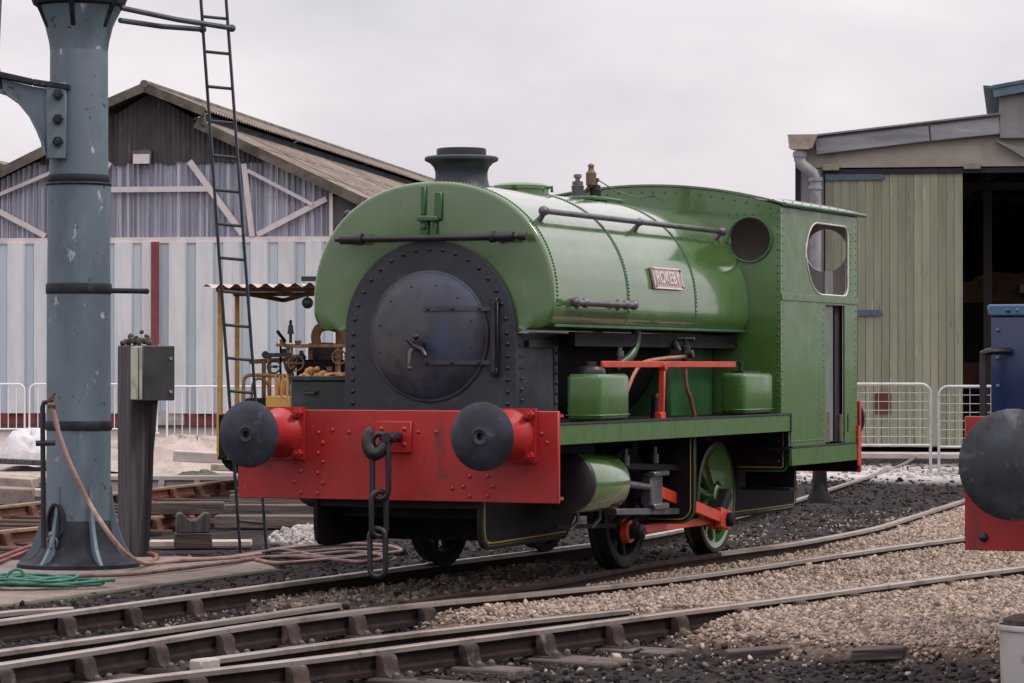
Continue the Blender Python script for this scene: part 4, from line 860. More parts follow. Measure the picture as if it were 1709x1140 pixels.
b = MB(); b.lathe([(rc(53), .1), (rc(53.5), zc(714))], (0, 0, 0), (0, 0, 1), 40); b.build('lower_shaft', m_column, CRANE)
b = MB(); b.lathe([(rc(53.5), zc(706)), (rc(53), zc(490))], (0, 0, 0), (0, 0, 1), 40); b.build('middle_shaft', m_column, CRANE)
b = MB(); b.lathe([(rc(52.5), zc(474)), (rc(51.5), zc(309))], (0, 0, 0), (0, 0, 1), 40); b.build('middle_shaft', m_column, CRANE)
b = MB(); b.lathe([(rc(49), zc(293)), (rc(48), zc(50))], (0, 0, 0), (0, 0, 1), 40); b.build('upper_shaft', m_column, CRANE)
for p0, p1, r in ((718, 702, 56), (491, 473, 55), (310, 305, 54.5), (305, 292, 52)):
    b = MB(); b.lathe([(rc(r-1.5), zc(p0)), (rc(r), zc(p0)+.012), (rc(r), zc(p1)-.012), (rc(r-1.5), zc(p1))], (0, 0, 0), (0, 0, 1), 40); b.build('joint_band', m_column_dk, CRANE)
pf = [(rc(102), 0), (rc(102), .03), (rc(96), .045), (rc(88), .08), (rc(76), .16), (rc(66), .28), (rc(58), .42), (rc(54), .56), (rc(53), .64)]
pk = [(rc(102), 0), (rc(102), .03), (rc(94), .04), (rc(80), .06), (rc(68), .11), (rc(60), .19), (rc(55.5), .3), (rc(54), .36), (rc(53), .37)]
b = MB(); b.lathe(pk, (0, 0, 0), (0, 0, 1), 40); b.build('flared_foot', m_column_dk, CRANE, sharp=60)
for k in range(6):
    a = YAW+R(60*k); b = MB(); d = Vector((math.cos(a), math.sin(a), 0)); pts = [(r_+.012, z_) for r_, z_ in pf[2:]]
    ol = [(rc(100), .03)]+pts+[(rc(50), pts[-1][1]), (rc(50), .03)]
    t = Vector((-d.y, d.x, 0)); b.plate(ol, [], lambda u, v, w: d*u+t*(w-.014)+Vector((0, 0, v)), .028); b.build('foot_rib', m_column, CRANE)
# hand hole in the foot
va = math.atan2(CAMLOC.y-cb.y, CAMLOC.x-cb.x); a = va-.72; d = Vector((math.cos(a), math.sin(a), 0)); t = Vector((-d.y, d.x, 0))
def lean(u, v): return d*(rc(53)+.012+max(0, .3-v)**2*1.2)+t*u+Vector((0, 0, v))
el = [(.085*math.cos(q)*1.0, .36+.15*math.sin(q)) for q in [2*PI*k/24 for k in range(24)]]; el2 = [(u*.8, .36+(v-.36)*.85) for u, v in el]
b = MB(); b.plate(el, [el2], lambda u, v, w: lean(u, v)+d*(w-.02), .04); b.build('hand_hole_rim', m_column_dk, CRANE)
b = MB(); b.plate(el2, [], lambda u, v, w: lean(u, v)+d*(w-.018), .012); b.build('hand_hole_shade', m_dark_in, CRANE)  # very dark disc painted as the shade inside the hole
b = MB(); q = lean(0, .2)+d*.03; b.tube([q+t*.05*math.cos(x)+Vector((0, 0, .05*math.sin(x))) for x in [2*PI*k/16 for k in range(16)]], .012, 6, closed=True); b.ball(q+Vector((0, 0, .06)), .035); b.build('foot_shackle', m_greymetal, CRANE)
# head flare with ribs
hf = [(rc(48), zc(86)), (rc(50), zc(70)), (rc(56), zc(45)), (rc(66), zc(20)), (rc(74), zc(0)), (rc(78), zc(-14)), (rc(82), zc(-16)), (rc(82), zc(-40)), (rc(60), zc(-50)), (rc(60), zc(-160)), (0, zc(-160))]
b = MB(); b.lathe(hf, (0, 0, 0), (0, 0, 1), 40); b.build('flared_head', m_column, CRANE, sharp=40)
b = MB(); b.lathe([(rc(69), zc(12)), (rc(76), zc(8)), (rc(80), zc(-2)), (rc(80), zc(-15)), (rc(74), zc(-16))], (0, 0, 0), (0, 0, 1), 40); b.build('head_rim', m_column_dk, CRANE)
for k in range(6):
    a = va+R(-10+60*k); d = Vector((math.cos(a), math.sin(a), 0)); t = Vector((-d.y, d.x, 0))
    ol = [(rc(47), zc(55)), (rc(53), zc(52)), (rc(78), zc(4)), (rc(70), zc(4)), (rc(50), zc(40))]
    b = MB(); b.plate(ol, [], lambda u, v, w: d*u+t*(w-.018)+Vector((0, 0, v)), .036); b.build('head_rib', m_column_dk, CRANE)
# side bracket (reaches left and toward the camera a little)
lf = -_r*.97-_fw.xy.to_3d().normalized()*.12; lf = lf.normalized(); nrm = lf.cross(Vector((0, 0, 1))).normalized()
def BK(px, py): return ((131-px)*kc, zc(py))
cur = [BK(80, 262)]+[BK(a, c) for a, c in [(76, 240), (68, 220), (56, 196), (38, 174), (18, 160), (-4, 153), (-40, 150)]]
ol = [BK(118, 262)]+cur+[BK(-40, 132), BK(0, 134), BK(60, 148), BK(118, 156)]
fwd = -_fw.xy.to_3d().normalized()*rc(36)
b = MB(); b.plate(ol, [], lambda u, v, w: fwd+lf*u+nrm*(w-.02)+Vector((0, 0, v)), .04); BR = b.build('bracket_web', m_column, CRANE)
b = MB()
for p, q in zip([BK(-40, 127), BK(0, 128), BK(60, 141)], [BK(0, 128), BK(60, 141), BK(121, 150)]): b.bar(fwd+lf*p[0]+Vector((0, 0, p[1])), fwd+lf*q[0]+Vector((0, 0, q[1])), .15, .045)
b.build('bracket_top_flange', m_column_dk, BR, bevel=.006)
b = MB()
for p, q in zip(cur[:-1], cur[1:]): b.bar(fwd+lf*p[0]+Vector((0, 0, p[1])), fwd+lf*q[0]+Vector((0, 0, q[1])), .13, .025)
b.build('bracket_lower_flange', m_column, BR)
b = MB(); p = BK(100, 205); b.box(fwd+lf*(p[0])+Vector((0, 0, p[1]))-nrm*0+fwd*.22, (.16, .06, .60), Matrix.Rotation(math.atan2(lf.y, lf.x), 3, 'Z')); b.build('bracket_pad', m_column, BR, bevel=.01)
for py in (162, 203, 240):
    p = BK(104, py); o = fwd*1.30+lf*p[0]+Vector((0, 0, p[1])); dd = fwd.normalized(); b = MB(); b.cyl(o, o+dd*.05, .042, n=6); b.cyl(o+dd*.05, o+dd*.075, .022, n=8); b.build('bracket_bolt', m_column_dk, BR)
p = BK(-6, 0); b = MB(); b.tube([fwd+lf*p[0]+Vector((0, 0, zc(118))), fwd+lf*p[0]+Vector((0, 0, zc(0))), fwd+lf*(p[0]+.03)+Vector((0, 0, zc(-160)))], [.05, .075, .09], 14); b.build('swing_pipe', m_column, CRANE)
b = MB(); q = lf*p[0]+fwd; b.cyl(q+Vector((0, 0, zc(152))), q+Vector((0, 0, zc(118))), .085, .06); b.build('pipe_pivot', m_column_dk, CRANE)
b = MB(); b.cyl(_r*rc(50)+Vector((0, 0, zc(485))), _r*rc(114)+Vector((0, 0, zc(486))), .021); b.ball(_r*rc(113)+Vector((0, 0, zc(486))), .024); b.build('side_handle', m_column_dk, CRANE)
# ladder with its two stays
LAD = thing('ladder', 'tall thin iron ladder leaning beside the blue water column', 'ladder', gp(423, 930, -.11))
def LP(px, py): return P(px, py, 26.4-1.3*(930-py)/930)
st = [(LP(402, 934), LP(331, -60)), (LP(446, 934), LP(373, -60))]
for p, q in st:
    b = MB(); b.bar(p, q, .022, .055, _fw); b.build('stile', m_ladder, LAD, w=True, bevel=.004)
for k in range(21):
    py = -33+56.2*k+min(0, 0); 
    if py > 925: break
    f = (934-py)/994; b = MB(); b.cyl(st[0][0].lerp(st[0][1], f), st[1][0].lerp(st[1][1], f-.004), .013, n=8); b.build('rung', m_ladder, LAD, w=True)
for a, c in (((202, 13), (387, 47)), ((200, 34), (338, 49))):
    p = P(a[0], a[1], 24.4); q = LP(*c); b = MB(); b.tube([p, p.lerp(q, .5)+Vector((0, 0, -.012)), q], .022, 8); b.ball(q, .032); b.build('stay_rod', m_ladder, LAD, w=True)
# tap pipe and hoses
tp = lambda px, py, Z=23.6: P(px, py, Z)
TAP = thing('standpipe', 'thin dark standpipe with a tap strapped against the left of the water column', 'standpipe', gp(72, 905, -.075))
b = MB(); b.tube([tp(73, 915), tp(71, 680), tp(73, 672), tp(84, 670), tp(88, 668)], .02, 8); b.build('pipe', m_black, TAP, w=True)
b = MB(); b.cyl(tp(80, 676), tp(93, 676), .026); b.cyl(tp(86, 676), tp(88, 660), .016); b.tube([tp(80, 668), tp(92, 655)], .014, 6); b.build('tap', m_brass, TAP, w=True)
b = MB(); b.cyl(tp(60, 740), tp(92, 739), .022); b.build('pipe_clip', m_black, TAP, w=True)
def hose(pts, r, m, label, name='hose', cat='hose', per=8):
    r *= .78; pts = [pts[0]]+[Vector(p)+Vector((random.uniform(-.02, .02), random.uniform(-.05, .05), random.uniform(-.003, .006)))*(1 if p[2] < -.02 else 0) for p in pts[1:]]
    return props(MB().tube(spline(pts, per), r, 8).build(name, m, None, sharp=180), label, cat)
G = lambda px, py, z=-.06: gp(px, py, z)
hose([tp(84, 676), tp(90, 690), tp(98, 722), tp(112, 762), tp(132, 806), tp(152, 845), P(172, 876, 23.4), P(195, 908, 23.4), P(218, 930, 23.6), G(252, 941), G(300, 936), G(350, 933), G(400, 929), G(440, 924)], .024, m_hose_pink, 'pinkish hose hanging from the tap down across the water column')
hose([G(-20, 962), G(60, 963, -.05), G(150, 962, -.05), G(230, 957, -.05), G(300, 950, -.05), G(370, 940, -.05), G(440, 930), G(520, 932), G(600, 938), G(640, 930), G(590, 921), G(520, 926), G(460, 931)], .022, m_hose_brown, 'brown hose trailing along the concrete slab in front of the column foot')
hose([G(450, 918), G(520, 911), G(590, 908), G(650, 910), G(664, 920), G(610, 928), G(540, 934), G(470, 940), G(430, 934)], .02, m_hose_pink, 'pale hose looped on the ground beneath the left buffer')
hose([G(470, 925), G(540, 919), G(610, 915), G(640, 919), G(600, 926), G(550, 930), G(480, 919), G(440, 921), G(380, 930)], .019, m_hose_brown, 'brown hose coiled inside the pale hose loops near the ladder foot')
hose([G(-40, 945), G(10, 927, -.03), G(50, 912, .02), G(74, 907, .0), G(40, 922), G(0, 938), G(-40, 955)], .022, m_hose_red, 'dark red hose bent up behind the column foot at far left')
hose([G(190, 915), G(225, 922), G(255, 928), G(262, 936), G(235, 938), G(205, 932)], .022, m_hose_red, 'dark red hose end curled between the column and the wooden post')
b = MB(); cr = gp(18, 975, -.05); rng = random.Random(5)
for k in range(13):
    a0 = rng.uniform(0, 6.28); rx = rng.uniform(.2, .42); ry = rng.uniform(.12, .26); cx = rng.uniform(-.12, .14); pts = []
    for i in range(22):
        a = a0+2*PI*i/22; pts.append(cr+_r*(cx+rx*math.cos(a)*(1.5 if math.cos(a) > 0 else 1))+_fw.xy.to_3d()*(ry*math.sin(a)*1.3)+Vector((0, 0, .012+.012*(k % 4)+.01*math.sin(3*a+k))))
    b.tube(pts, .011, 6, closed=True)
b.tube(spline([cr+_r*x+Vector((0, 0, z)) for x, z in ((-.3, .1), (-.22, .16), (-.12, .1), (-.06, .02), (.0, .09), (.07, .1), (.12, .02))], 5), .012, 6)
props(b.build('rope_coil', m_hose_green, None, sharp=180), 'untidy coil of green rope lying on the slab at the left edge', 'rope')
# wooden post with a metal box
PZ = 25.9; PA = YAW+.52
pb = P(217, 920, PZ); pb.z = -.16
POST = thing('wooden_post', 'thick weathered wooden post standing behind the water column', 'post', pb, PA)
h = zz(576, PZ)-pb.z; b = MB(); vs = []
ws = [(.0, .165), (.2, .17), (.42, .20), (.6, .235), (.75, .26), (1, .272)]
for f, wd in ws:
    for x, y in ((0, 0), (wd, 0), (wd, .28), (0, .28)): vs.append((x+random.uniform(-.003, .003), y, f*h))
m = len(ws); b.add(vs, [(k*4+i, k*4+(i+1) % 4, (k+1)*4+(i+1) % 4, (k+1)*4+i) for k in range(m-1) for i in range(4)]+[(3, 2, 1, 0), tuple((m-1)*4+i for i in range(4))])
b.build('post_timber', m_wood, POST, bevel=.012)
b = MB(); rng = random.Random(3)
for k in range(26): b.ball((rng.uniform(.0, .24), rng.uniform(.02, .26), h+.012+abs(rng.gauss(0, .028))), rng.uniform(.014, .03), 7)
b.build('moss_tuft', m_sleeper, POST)
b = MB(); b.tube(spline([(.19, -.03, h*.74), (.18, -.03, h*.5), (.165, -.03, h*.3), (.13, -.04, .1), (.09, -.06, .02)], 6), .018, 6); b.build('cable', m_black, POST)
hz = zz(668, PZ-.25)-pb.z; hh = (668-578)*(PZ-.25)/F
bp_ = pb+Matrix.Rotation(PA, 3, 'Z') @ Vector((0, -.287, hz))
BOX = thing('junction_box', 'square metal junction box, pale side and dark door, fixed high on the wooden post', 'junction box', bp_, PA)
b = MB(); b.span((0, .03, 0), (.275, .284, hh)); b.build('box_body', m_boxside, BOX, bevel=.008)
b = MB(); b.span((-.004, 0, -.004), (.279, .028, hh+.004)); BD = b.build('box_door', m_boxdoor, BOX, bevel=.005)
for z in (.07, hh-.1):
    b = MB(); b.cyl((.24, 0, z), (.24, -.012, z), .014, n=10); b.build('door_screw', m_galv, BD)
b = MB(); b.span((-.001, .1, .01), (-.006, .108, hh-.01)); b.build('box_seam', m_boxdoor, BOX)
# concrete block with a spare iron chair
bz = 24.7; b0 = gp(323, 925, -.1); ba = YAW+.16
b = MB(); b.box((0, 0, .045), (.9, .3, .05)); o = b.build('plank', m_plank, None, bevel=.006); o.location = gp(335, 917, -.11)+Vector((0, 0, .03)); o.rotation_euler = (0, 0, ba-.1); props(o, 'pale plank lying flat under the grey block beside the ladder', 'plank')
k = (b0-CAMLOC).dot(_fw)/F
BLK = thing('concrete_block', 'small brown block topped by a hollow grey iron saddle casting', 'block', b0+Vector((0, 0, .045)), ba)
b = MB(); b.box((0, .1, 13*k), (62*k, .24, 27*k)); b.build('block_base', m_sleeper, BLK, bevel=.01)
sa = [(-28*k, 26.5*k), (28*k, 26.5*k), (28*k, 58*k), (20*k, 61*k), (12*k, 55*k), (5*k, 48*k), (-5*k, 48*k), (-12*k, 54*k), (-20*k, 61*k), (-28*k, 58*k)]
b = MB(); b.plate(sa, [], lambda u, v, w: Vector((u, w-.01, v)), .2); b.build('saddle_casting', m_wood, BLK, bevel=.01)

# ================================================================== yard in the middle distance
def camthing(name, label, cat, px, py, Z, rz=0, group=None):
    return thing(name, label, cat, P(px, py, Z), YAW+rz, group)
# low concrete trough wall
T = camthing('trough_wall', 'low pale concrete edging wall beyond the rusty rails', 'wall', 330, 824, 41.5, -.05); k = 41.5/F
b = MB(); b.span((-190*k, 0, 0), (150*k, .12, 22*k)); b.build('wall_panel', m_conc_pale, T, bevel=.01)
b = MB(); b.span((-190*k, -.05, 22*k), (150*k, .2, 30*k)); b.build('wall_coping', m_conc_pale, T, bevel=.01)
for x in (-110, -60, 0, 60): b = MB(); b.span((x*k-.04, -.06, 0), (x*k+.04, 0, 22*k)); b.build('wall_pier', m_conc_pale, T, bevel=.008)
def heap(name, label, px, py, Z, rx, ry, hgt, m, seed=0, cat='heap', n=26):
    rng = np.random.default_rng(seed); vs = []; fs = []
    c = P(px, py, Z); c.z = gh(c.x, c.y)-.05
    for j in range(9):
        f = j/8
        for i in range(n):
            a = 2*PI*i/n; rr_ = (1-f)**.8*(1+.16*math.sin(2*a+seed)+.1*math.sin(5*a+seed*2)); vs.append(c+_r*(rx*rr_*math.cos(a))+_fw.xy.to_3d()*(ry*rr_*math.sin(a))+Vector((0, 0, hgt*(1-(1-f)**1.6)*(1+.12*math.sin(3*a+seed))*(1+rng.normal()*.07)+rng.normal()*.035*min(1, hgt*2))))
    fs = [(j*n+i, j*n+(i+1) % n, (j+1)*n+(i+1) % n, (j+1)*n+i) for j in range(8) for i in range(n)]+[tuple(8*n+i for i in range(n))]
    b = MB(); b.add(vs, fs); return props(b.build(name, m, None, sharp=70), label, cat)
heap('sand_heap', 'broad low heap of pale sand beyond the low concrete wall', 330, 786, 50, 1.5, 1.6, .52, m_sand, 1)
heap('sand_heap', 'smaller pale sand mound by the fence between post and ladder', 300, 758, 58, 1.1, 1.5, .32, m_sand, 2)
heap('sand_heap', 'flat spread of pale sand left of the water column', 20, 778, 52, 1.6, 2, .35, m_sand, 3)
heap('rubble_heap', 'dark strip of rubble between the sand heap and the concrete wall', 335, 796, 46, .75, .5, .18, m_moss, 4)
q = P(46, 777, 50); b = MB(); rng = np.random.default_rng(4); n = 22; prof_ = [(.46, 0), (.45, .1), (.42, .22), (.38, .34), (.33, .43), (.26, .5), (.15, .535), (0, .55)]
for j, (r_, z_) in enumerate(prof_):
    for i in range(n):
        a = 2*PI*i/n; f = 1+.16*math.cos(2*a+.5)+.10*math.sin(3*a+2)+rng.normal()*.06; b.v.append(Vector((q.x, q.y, q.z))+_r*(r_*f*math.cos(a)+.10*z_)+_fw.xy.to_3d()*(r_*f*math.sin(a))+Vector((0, 0, z_*(1+.12*math.sin(2*a+1))+rng.normal()*.012)))
b.f += [(j*n+i, j*n+(i+1) % n, (j+1)*n+(i+1) % n, (j+1)*n+i) for j in range(len(prof_)-1) for i in range(n)]
props(b.build('covered_bundle', m_tarp, None, sharp=45), 'bundle under a crumpled white plastic sheet at the far left', 'bundle')
for px, py, Z, ln, w, hg, rz, m, lab in [(30, 828, 38, .95, .22, .1, .35, m_plank, 'pale squared timber lying at an angle left of the column'), (10, 812, 40, .8, .3, .13, -.2, m_plank, 'stacked pale board at the left edge beneath the white bundle'), (20, 842, 36.5, .5, .3, .2, .1, m_conc, 'grey concrete lump by the timbers at the far left'), (60, 806, 43, 1.0, .15, .1, .0, m_plank, 'long thin board behind the angled timber, left of the column'), (25, 775, 46, 1.0, .1, .08, .2, m_wood, 'dark pole lying in front of the white bundle'), (372, 786, 44, .35, .12, .1, .1, m_plank, 'short pale offcut on top of the dark rubble strip'), (345, 772, 47, 1.0, .3, .16, .0, m_conc_pale, 'flat pale kerb stone lying between the two sand heaps')]:
    q = P(px, py, Z); b = MB(); b.box((0, 0, 0), (ln, w, hg)); o = b.build('timber' if m in (m_plank, m_wood) else 'kerb_stone', m, None, bevel=.012); o.location = (q.x, q.y, q.z); o.rotation_euler = (R(2), R(3), YAW+rz); props(o, lab, 'timber' if m in (m_plank, m_wood) else 'stone')
# sleepers and dark timbers behind the ladder
for i, (px, py, ln) in enumerate([(470, 880, 1.3), (455, 866, 1.4), (475, 852, 1.2), (300, 872, .9)]):
    q = gp(px, py, -.08); o = None; b = MB(); b.box((0, 0, 0), (ln, .26, .13)); o = b.build('sleeper', m_sleeper, None, bevel=.012); o.location = (q.x, q.y, -.09+.03*i % .1); o.rotation_euler = (0, 0, YAW-.05+.06*i)
    props(o, ['dark sleeper under the rusty rails nearest the hose loops', 'middle dark sleeper behind the ladder foot', 'farthest dark sleeper behind the ladder foot', 'dark sleeper end just right of the wooden post'][i], 'sleeper')
# white crowd barriers on the left
def barrier(px0, px1, pyt, pyf, pyb, Z, label, rz=0, bars=12, mesh=0, m=m_white_tube, r=.019, grp=None):
    k = Z/F; T = camthing('crowd_barrier', label, 'barrier', (px0+px1)/2, pyf, Z, rz, grp); hw = (px1-px0)/2*k; H = (pyf-pyt)*k; hb = (pyf-pyb)*k; rd = min(.14, hw*.4)
    def cor(cx, cz, a0): return [(cx+rd*math.cos(R(a0+15*i)), 0, cz+rd*math.sin(R(a0+15*i))) for i in range(7)]
    b = MB(); b.tube([(hw, 0, 0)]+cor(hw-rd, H-rd, 0)+cor(-hw+rd, H-rd, 90)+[(-hw, 0, 0)], r, 8); b.build('tube_frame', m, T)
    b = MB(); b.cyl((-hw, 0, hb), (hw, 0, hb), r*.9, n=8); b.build('lower_rail', m, T)
    for s in (-1, 1): b = MB(); b.box((s*hw, 0, .012), (.06, .4, .024)); b.build('barrier_foot', m, T)
    for i in range(bars):
        x = -hw+2*hw*(i+1)/(bars+1); b = MB(); b.cyl((x, 0, hb), (x, 0, H), r*.5 if not mesh else .005, n=6); b.build('bar' if not mesh else 'mesh_wire', m, T)
    for i in range(mesh):
        z = hb+(H-hb)*(i+1)/(mesh+1); b = MB(); b.cyl((-hw, .008, z), (hw, .008, z), .005, n=6); b.build('mesh_wire', m, T)
    return T
g = 'white tubular barriers in front of the pale shed'
barrier(-150, 41, 641, 724, 716, 65, 'white tubular barrier at the far left edge before the pale shed', bars=13, grp=g)
barrier(49, 262, 641, 724, 716, 65, 'white tubular barrier passing behind the blue water column', bars=14, grp=g)
barrier(278, 470, 645, 741, 730, 60, 'white tubular barrier right of the wooden post, behind the yellow canopy post', rz=-.05, bars=14, grp=g)
barrier(480, 690, 646, 744, 733, 58, 'white tubular barrier mostly hidden behind the yellow machine', rz=-.05, bars=14, grp=g)

# ================================================================== pale shed on the left
LZ = 85.0; k = LZ/F; base = P(250, 712, LZ); base.z = -.13
SHED = thing('corrugated_shed', 'long gabled shed with striped white and blue cladding and a lichened grey roof', 'shed', base, .263)
def sx(px): return (px-250)*k/.989
def sz(py): return zz(py, LZ)-base.z
WL, WR = sx(-60), sx(598)
# lower cladding: white ribs proud of blue panels
b = MB(); b.span((WL, .0, .0), (WR, .3, sz(398))); b.build('gable_wall', m_clad_b, SHED)
period = 46.5*k; x = sx(22); 
xs_ = [sx(22)+period*i for i in range(-2, 13)]
for x in xs_:
    if x-.2 < WL or x+.25 > WR: continue
    w2 = 13.5*k; dpt = .16
    b = MB(); b.add([(x-w2-.05, -.001, sz(690)), (x-w2, -dpt, sz(690)), (x+w2, -dpt, sz(690)), (x+w2+.05, -.001, sz(690)), (x-w2-.05, -.001, sz(404)), (x-w2, -dpt, sz(404)), (x+w2, -dpt, sz(404)), (x+w2+.05, -.001, sz(404))], [(0, 1, 5, 4), (1, 2, 6, 5), (2, 3, 7, 6), (4, 5, 6, 7), (0, 3, 2, 1)])
    b.build('cladding_rib', m_clad_w, SHED, smooth=False)
    b = MB(); b.span((x+w2+.06, -.012, sz(690)), (x+period-w2-.06, -.002, sz(404)))
    b.build('cladding_panel', m_clad_b, SHED)
b = MB(); b.span((sx(255), -.2, sz(575)), (sx(268), -.12, sz(404))); b.build('red_downpipe', m_redpaint2, SHED)
b = MB(); b.span((WL, -.05, 0.0), (WR, -.002, sz(690))); b.build('red_plinth', m_redpaint2, SHED)
b = MB(); b.span((sx(200), -.12, 0), (sx(310), -.06, sz(686))); b.build('concrete_plinth', m_conc_pale, SHED)
# translucent corrugated sheets above, then weathered grey sheets in the gable
def apex_z(x): return sz(152)-abs(x)*.58 if abs(x) < sx(345) else sz(213)-(abs(x)-sx(345))*.467
def corr(x0, x1, zlo, zhi, y, wl, amp, name, m, parent, ns=5):
    n = max(2, int((x1-x0)/wl*ns)); vs = []; 
    for i in range(n+1):
        x = x0+(x1-x0)*i/n; yy = y+amp*math.sin(2*PI*x/wl); vs += [(x, yy, zlo(x)), (x, yy, zhi(x))]
    b = MB(); b.add(vs, [(2*i, 2*i+2, 2*i+3, 2*i+1) for i in range(n)]); return b.build(name, m, parent)
x = WL; i = 0
while x < sx(556):
    x1 = min(x+1.0, sx(556)); corr(x, x1, lambda q: sz(400), lambda q: min(sz(268), apex_z(q)-.12), .10, .15, .03, 'translucent_sheet', m_trans, SHED, 8); x = x1
x = sx(250)-4.0
while x < sx(250)+4.0:
    x1 = x+.9; jag = random.uniform(-.08, .12); corr(x, x1, lambda q: max(sz(272)+jag*.5*math.sin(q*9), .0), lambda q: max(apex_z(q)-.05, sz(272)+.02), .03, .14, .028, 'gable_sheet', m_asb, SHED, 8) if apex_z(x+.45) > sz(272)+.1 else None; x = x1
b = MB(); b.span((sx(556), .02, sz(404)), (WR, .12, sz(330))); b.build('gable_corner_sheet', m_asb, SHED)
def truss(a, c, w=.13, y=-.02):
    b = MB(); b.bar((sx(a[0]), y, sz(a[1])), (sx(c[0]), y, sz(c[1])), w, .08, (0, 0, 1) if abs(a[0]-c[0]) > 8 else (1, 0, 0)); b.build('truss_member', m_truss, SHED)
def trussv(a, c, w=.13, y=-.02):
    p = Vector((sx(a[0]), y, sz(a[1]))); q = Vector((sx(c[0]), y, sz(c[1]))); b = MB(); b.bar(p, q, .06, w, (q-p).cross(Vector((0, 1, 0)))); b.build('truss_member', m_truss, SHED)
for n, (a, c, w) in enumerate([((-60, 401), (561, 401), .16), ((185, 316), (352, 316), .15), ((318, 270), (408, 392), .17), ((410, 275), (424, 396), .15), ((416, 286), (526, 344), .10), ((432, 393), (548, 334), .15), ((556, 325), (556, 396), .10), ((182, 270), (100, 392), .17), ((86, 285), (82, 396), .15), ((84, 286), (-20, 328), .10), ((72, 393), (-40, 334), .15)]):
    trussv(a, c, w, -.035-.012*(n % 5))
b = MB(); b.box((sx(240), -.15, sz(262)), (.55, .25, .38)); FL = b.build('floodlight', m_greymetal, SHED, bevel=.02)
b = MB(); b.box((sx(240), -.285, sz(266)), (.46, .03, .26)); b.build('floodlight_glass', m_cream, FL)
# roof: corrugated sheets in strips, raised ridge roof above a shadowed gap
LEN = 52.0
def roof_strip(xa, za, xb, zb, y0, y1, name, wl=.30, amp=.035, m=m_roofs):
    n = max(2, int((y1-y0)/wl*4)); vs = []; d = Vector((xb-xa, 0, zb-za)).normalized(); nn = Vector((-d.z, 0, d.x)); nn = nn if nn.z > 0 else -nn
    for i in range(n+1):
        y = y0+(y1-y0)*i/n; o = nn*amp*math.sin(2*PI*y/wl); vs += [Vector((xa, y, za))+o, Vector((xb, y, zb))+o]
    b = MB(); b.add(vs, [(2*i, 2*i+2, 2*i+3, 2*i+1) for i in range(n)]); return b.build(name, m, SHED)
x1, xe = sx(345), sx(626); zl1, zle = sz(209), sz(343)
for s in (1, -1):
    nst = 13
    for j in range(nst):
        y0 = -.35+LEN*j/nst; y1 = y0+LEN/nst-.02
        for q in range(3):
            f0, f1 = q/3, (q+1)/3+.012
            fx0 = (x1-.25)+(xe-x1+.25)*f0; fx1 = (x1-.25)+(xe-x1+.25)*f1; g0 = (zl1+.117)+(zle-zl1-.117)*f0; g1 = (zl1+.117)+(zle-zl1-.117)*f1; up_ = .03*(2-q)
            roof_strip(s*fx0, g0+up_, s*fx1, g1+up_, y0, y1, 'roof_sheet')
        roof_strip(0, sz(143), s*(x1+.12), sz(187), y0-.25 if j == 0 else y0, y1, 'ridge_roof_sheet')
    b = MB(); b.span((s*(x1-.12), 0, zl1-.2), (s*(x1-.06), LEN, sz(190)-.02)); b.build('ridge_gap_shade', m_dark_in, SHED)  # near-black board paints the shadow strip below the raised ridge roof
    b = MB(); b.bar((s*(x1-.2), -.38, zl1+.02), (s*(xe+.02), -.38, zle-.08), .06, .26, (0, 0, 1)); b.build('verge_board', m_verge, SHED)
    b = MB(); b.bar((s*.02, -.62, sz(149)), (s*(x1+.1), -.62, sz(190)), .05, .24, (0, 0, 1)); b.build('ridge_verge_board', m_verge, SHED)
    b = MB(); b.bar((s*(x1+.02), -.40, sz(190)), (s*(x1+.02), -.40, zl1-.05), .25, .1, (1, 0, 0)); b.build('verge_end_block', m_asb, SHED)
    b = MB(); b.span((s*(xe-.35), .3, 0), (s*(xe-.25), LEN, zle-.1)); b.build('side_wall', m_asb, SHED)
b = MB(); b.cyl((0, -.65, sz(143)), (0, LEN, sz(143)), .11, n=10); b.build('ridge_cap', m_verge, SHED)
b = MB(); b.span((sx(-60), LEN-.2, 0), (xe-.3, LEN, zle)); b.build('back_wall', m_asb, SHED)
# another roof just showing at the far left
q = P(-25, 300, 96); FS = thing('distant_shed', 'low mossy roof of another shed just showing at the left edge', 'shed', (q.x, q.y, -.13), .3)
zt = zz(262, 96)+.13; b = MB(); b.add([(-4, 0, zt-1.6), (0, 0, zt), (1.5, 0, zt-.6), (-4, 8, zt-1.6), (0, 8, zt), (1.5, 8, zt-.6)], [(0, 1, 4, 3), (1, 2, 5, 4), (0, 2, 1), (3, 4, 5), (0, 3, 5, 2)]); b.build('roof', m_hill, FS)
b = MB(); b.span((-3.9, .2, 0), (1.3, 7.8, zt-1.6)); b.build('wall', m_asb, FS)

# ================================================================== engine shed on the right
SZ_ = 55.0; k2 = SZ_/F; rb = P(1500, 760, SZ_); rb.z = -.13
ES = thing('engine_shed', 'engine shed with tall sage green boarded door and dark open doorway', 'engine shed', rb, .263)
def ex(px): return (px-1500)*k2
def ez(py): return zz(py, SZ_)-rb.z
xl, xd0, xd1, xo = ex(1330), ex(1378), ex(1606), ex(1606)+2.9
b = MB(); b.span((xl, .0, 0), (xd0-.02, .3, ez(250))); b.build('corner_wall', m_grey_wall, ES, bevel=.01)
b = MB(); b.span((ex(1328), -.02, 0), (ex(1337), .0, ez(250))); b.build('corner_strip', m_dark_in, ES)
apx = xo+.2; zl_, zr_ = ez(228), ez(228)+(apx-ex(1362))*.135
b = MB(); b.plate([(xl, ez(279)), (xo+3, ez(279)), (xo+3, ez(232)+(xo+3-ex(1362))*.1), (ex(1362), ez(232)), (xl, ez(240))], [], lambda u, v, w: Vector((u, -.04+w, v)), .3); b.build('gable_beam', m_lintel, ES)
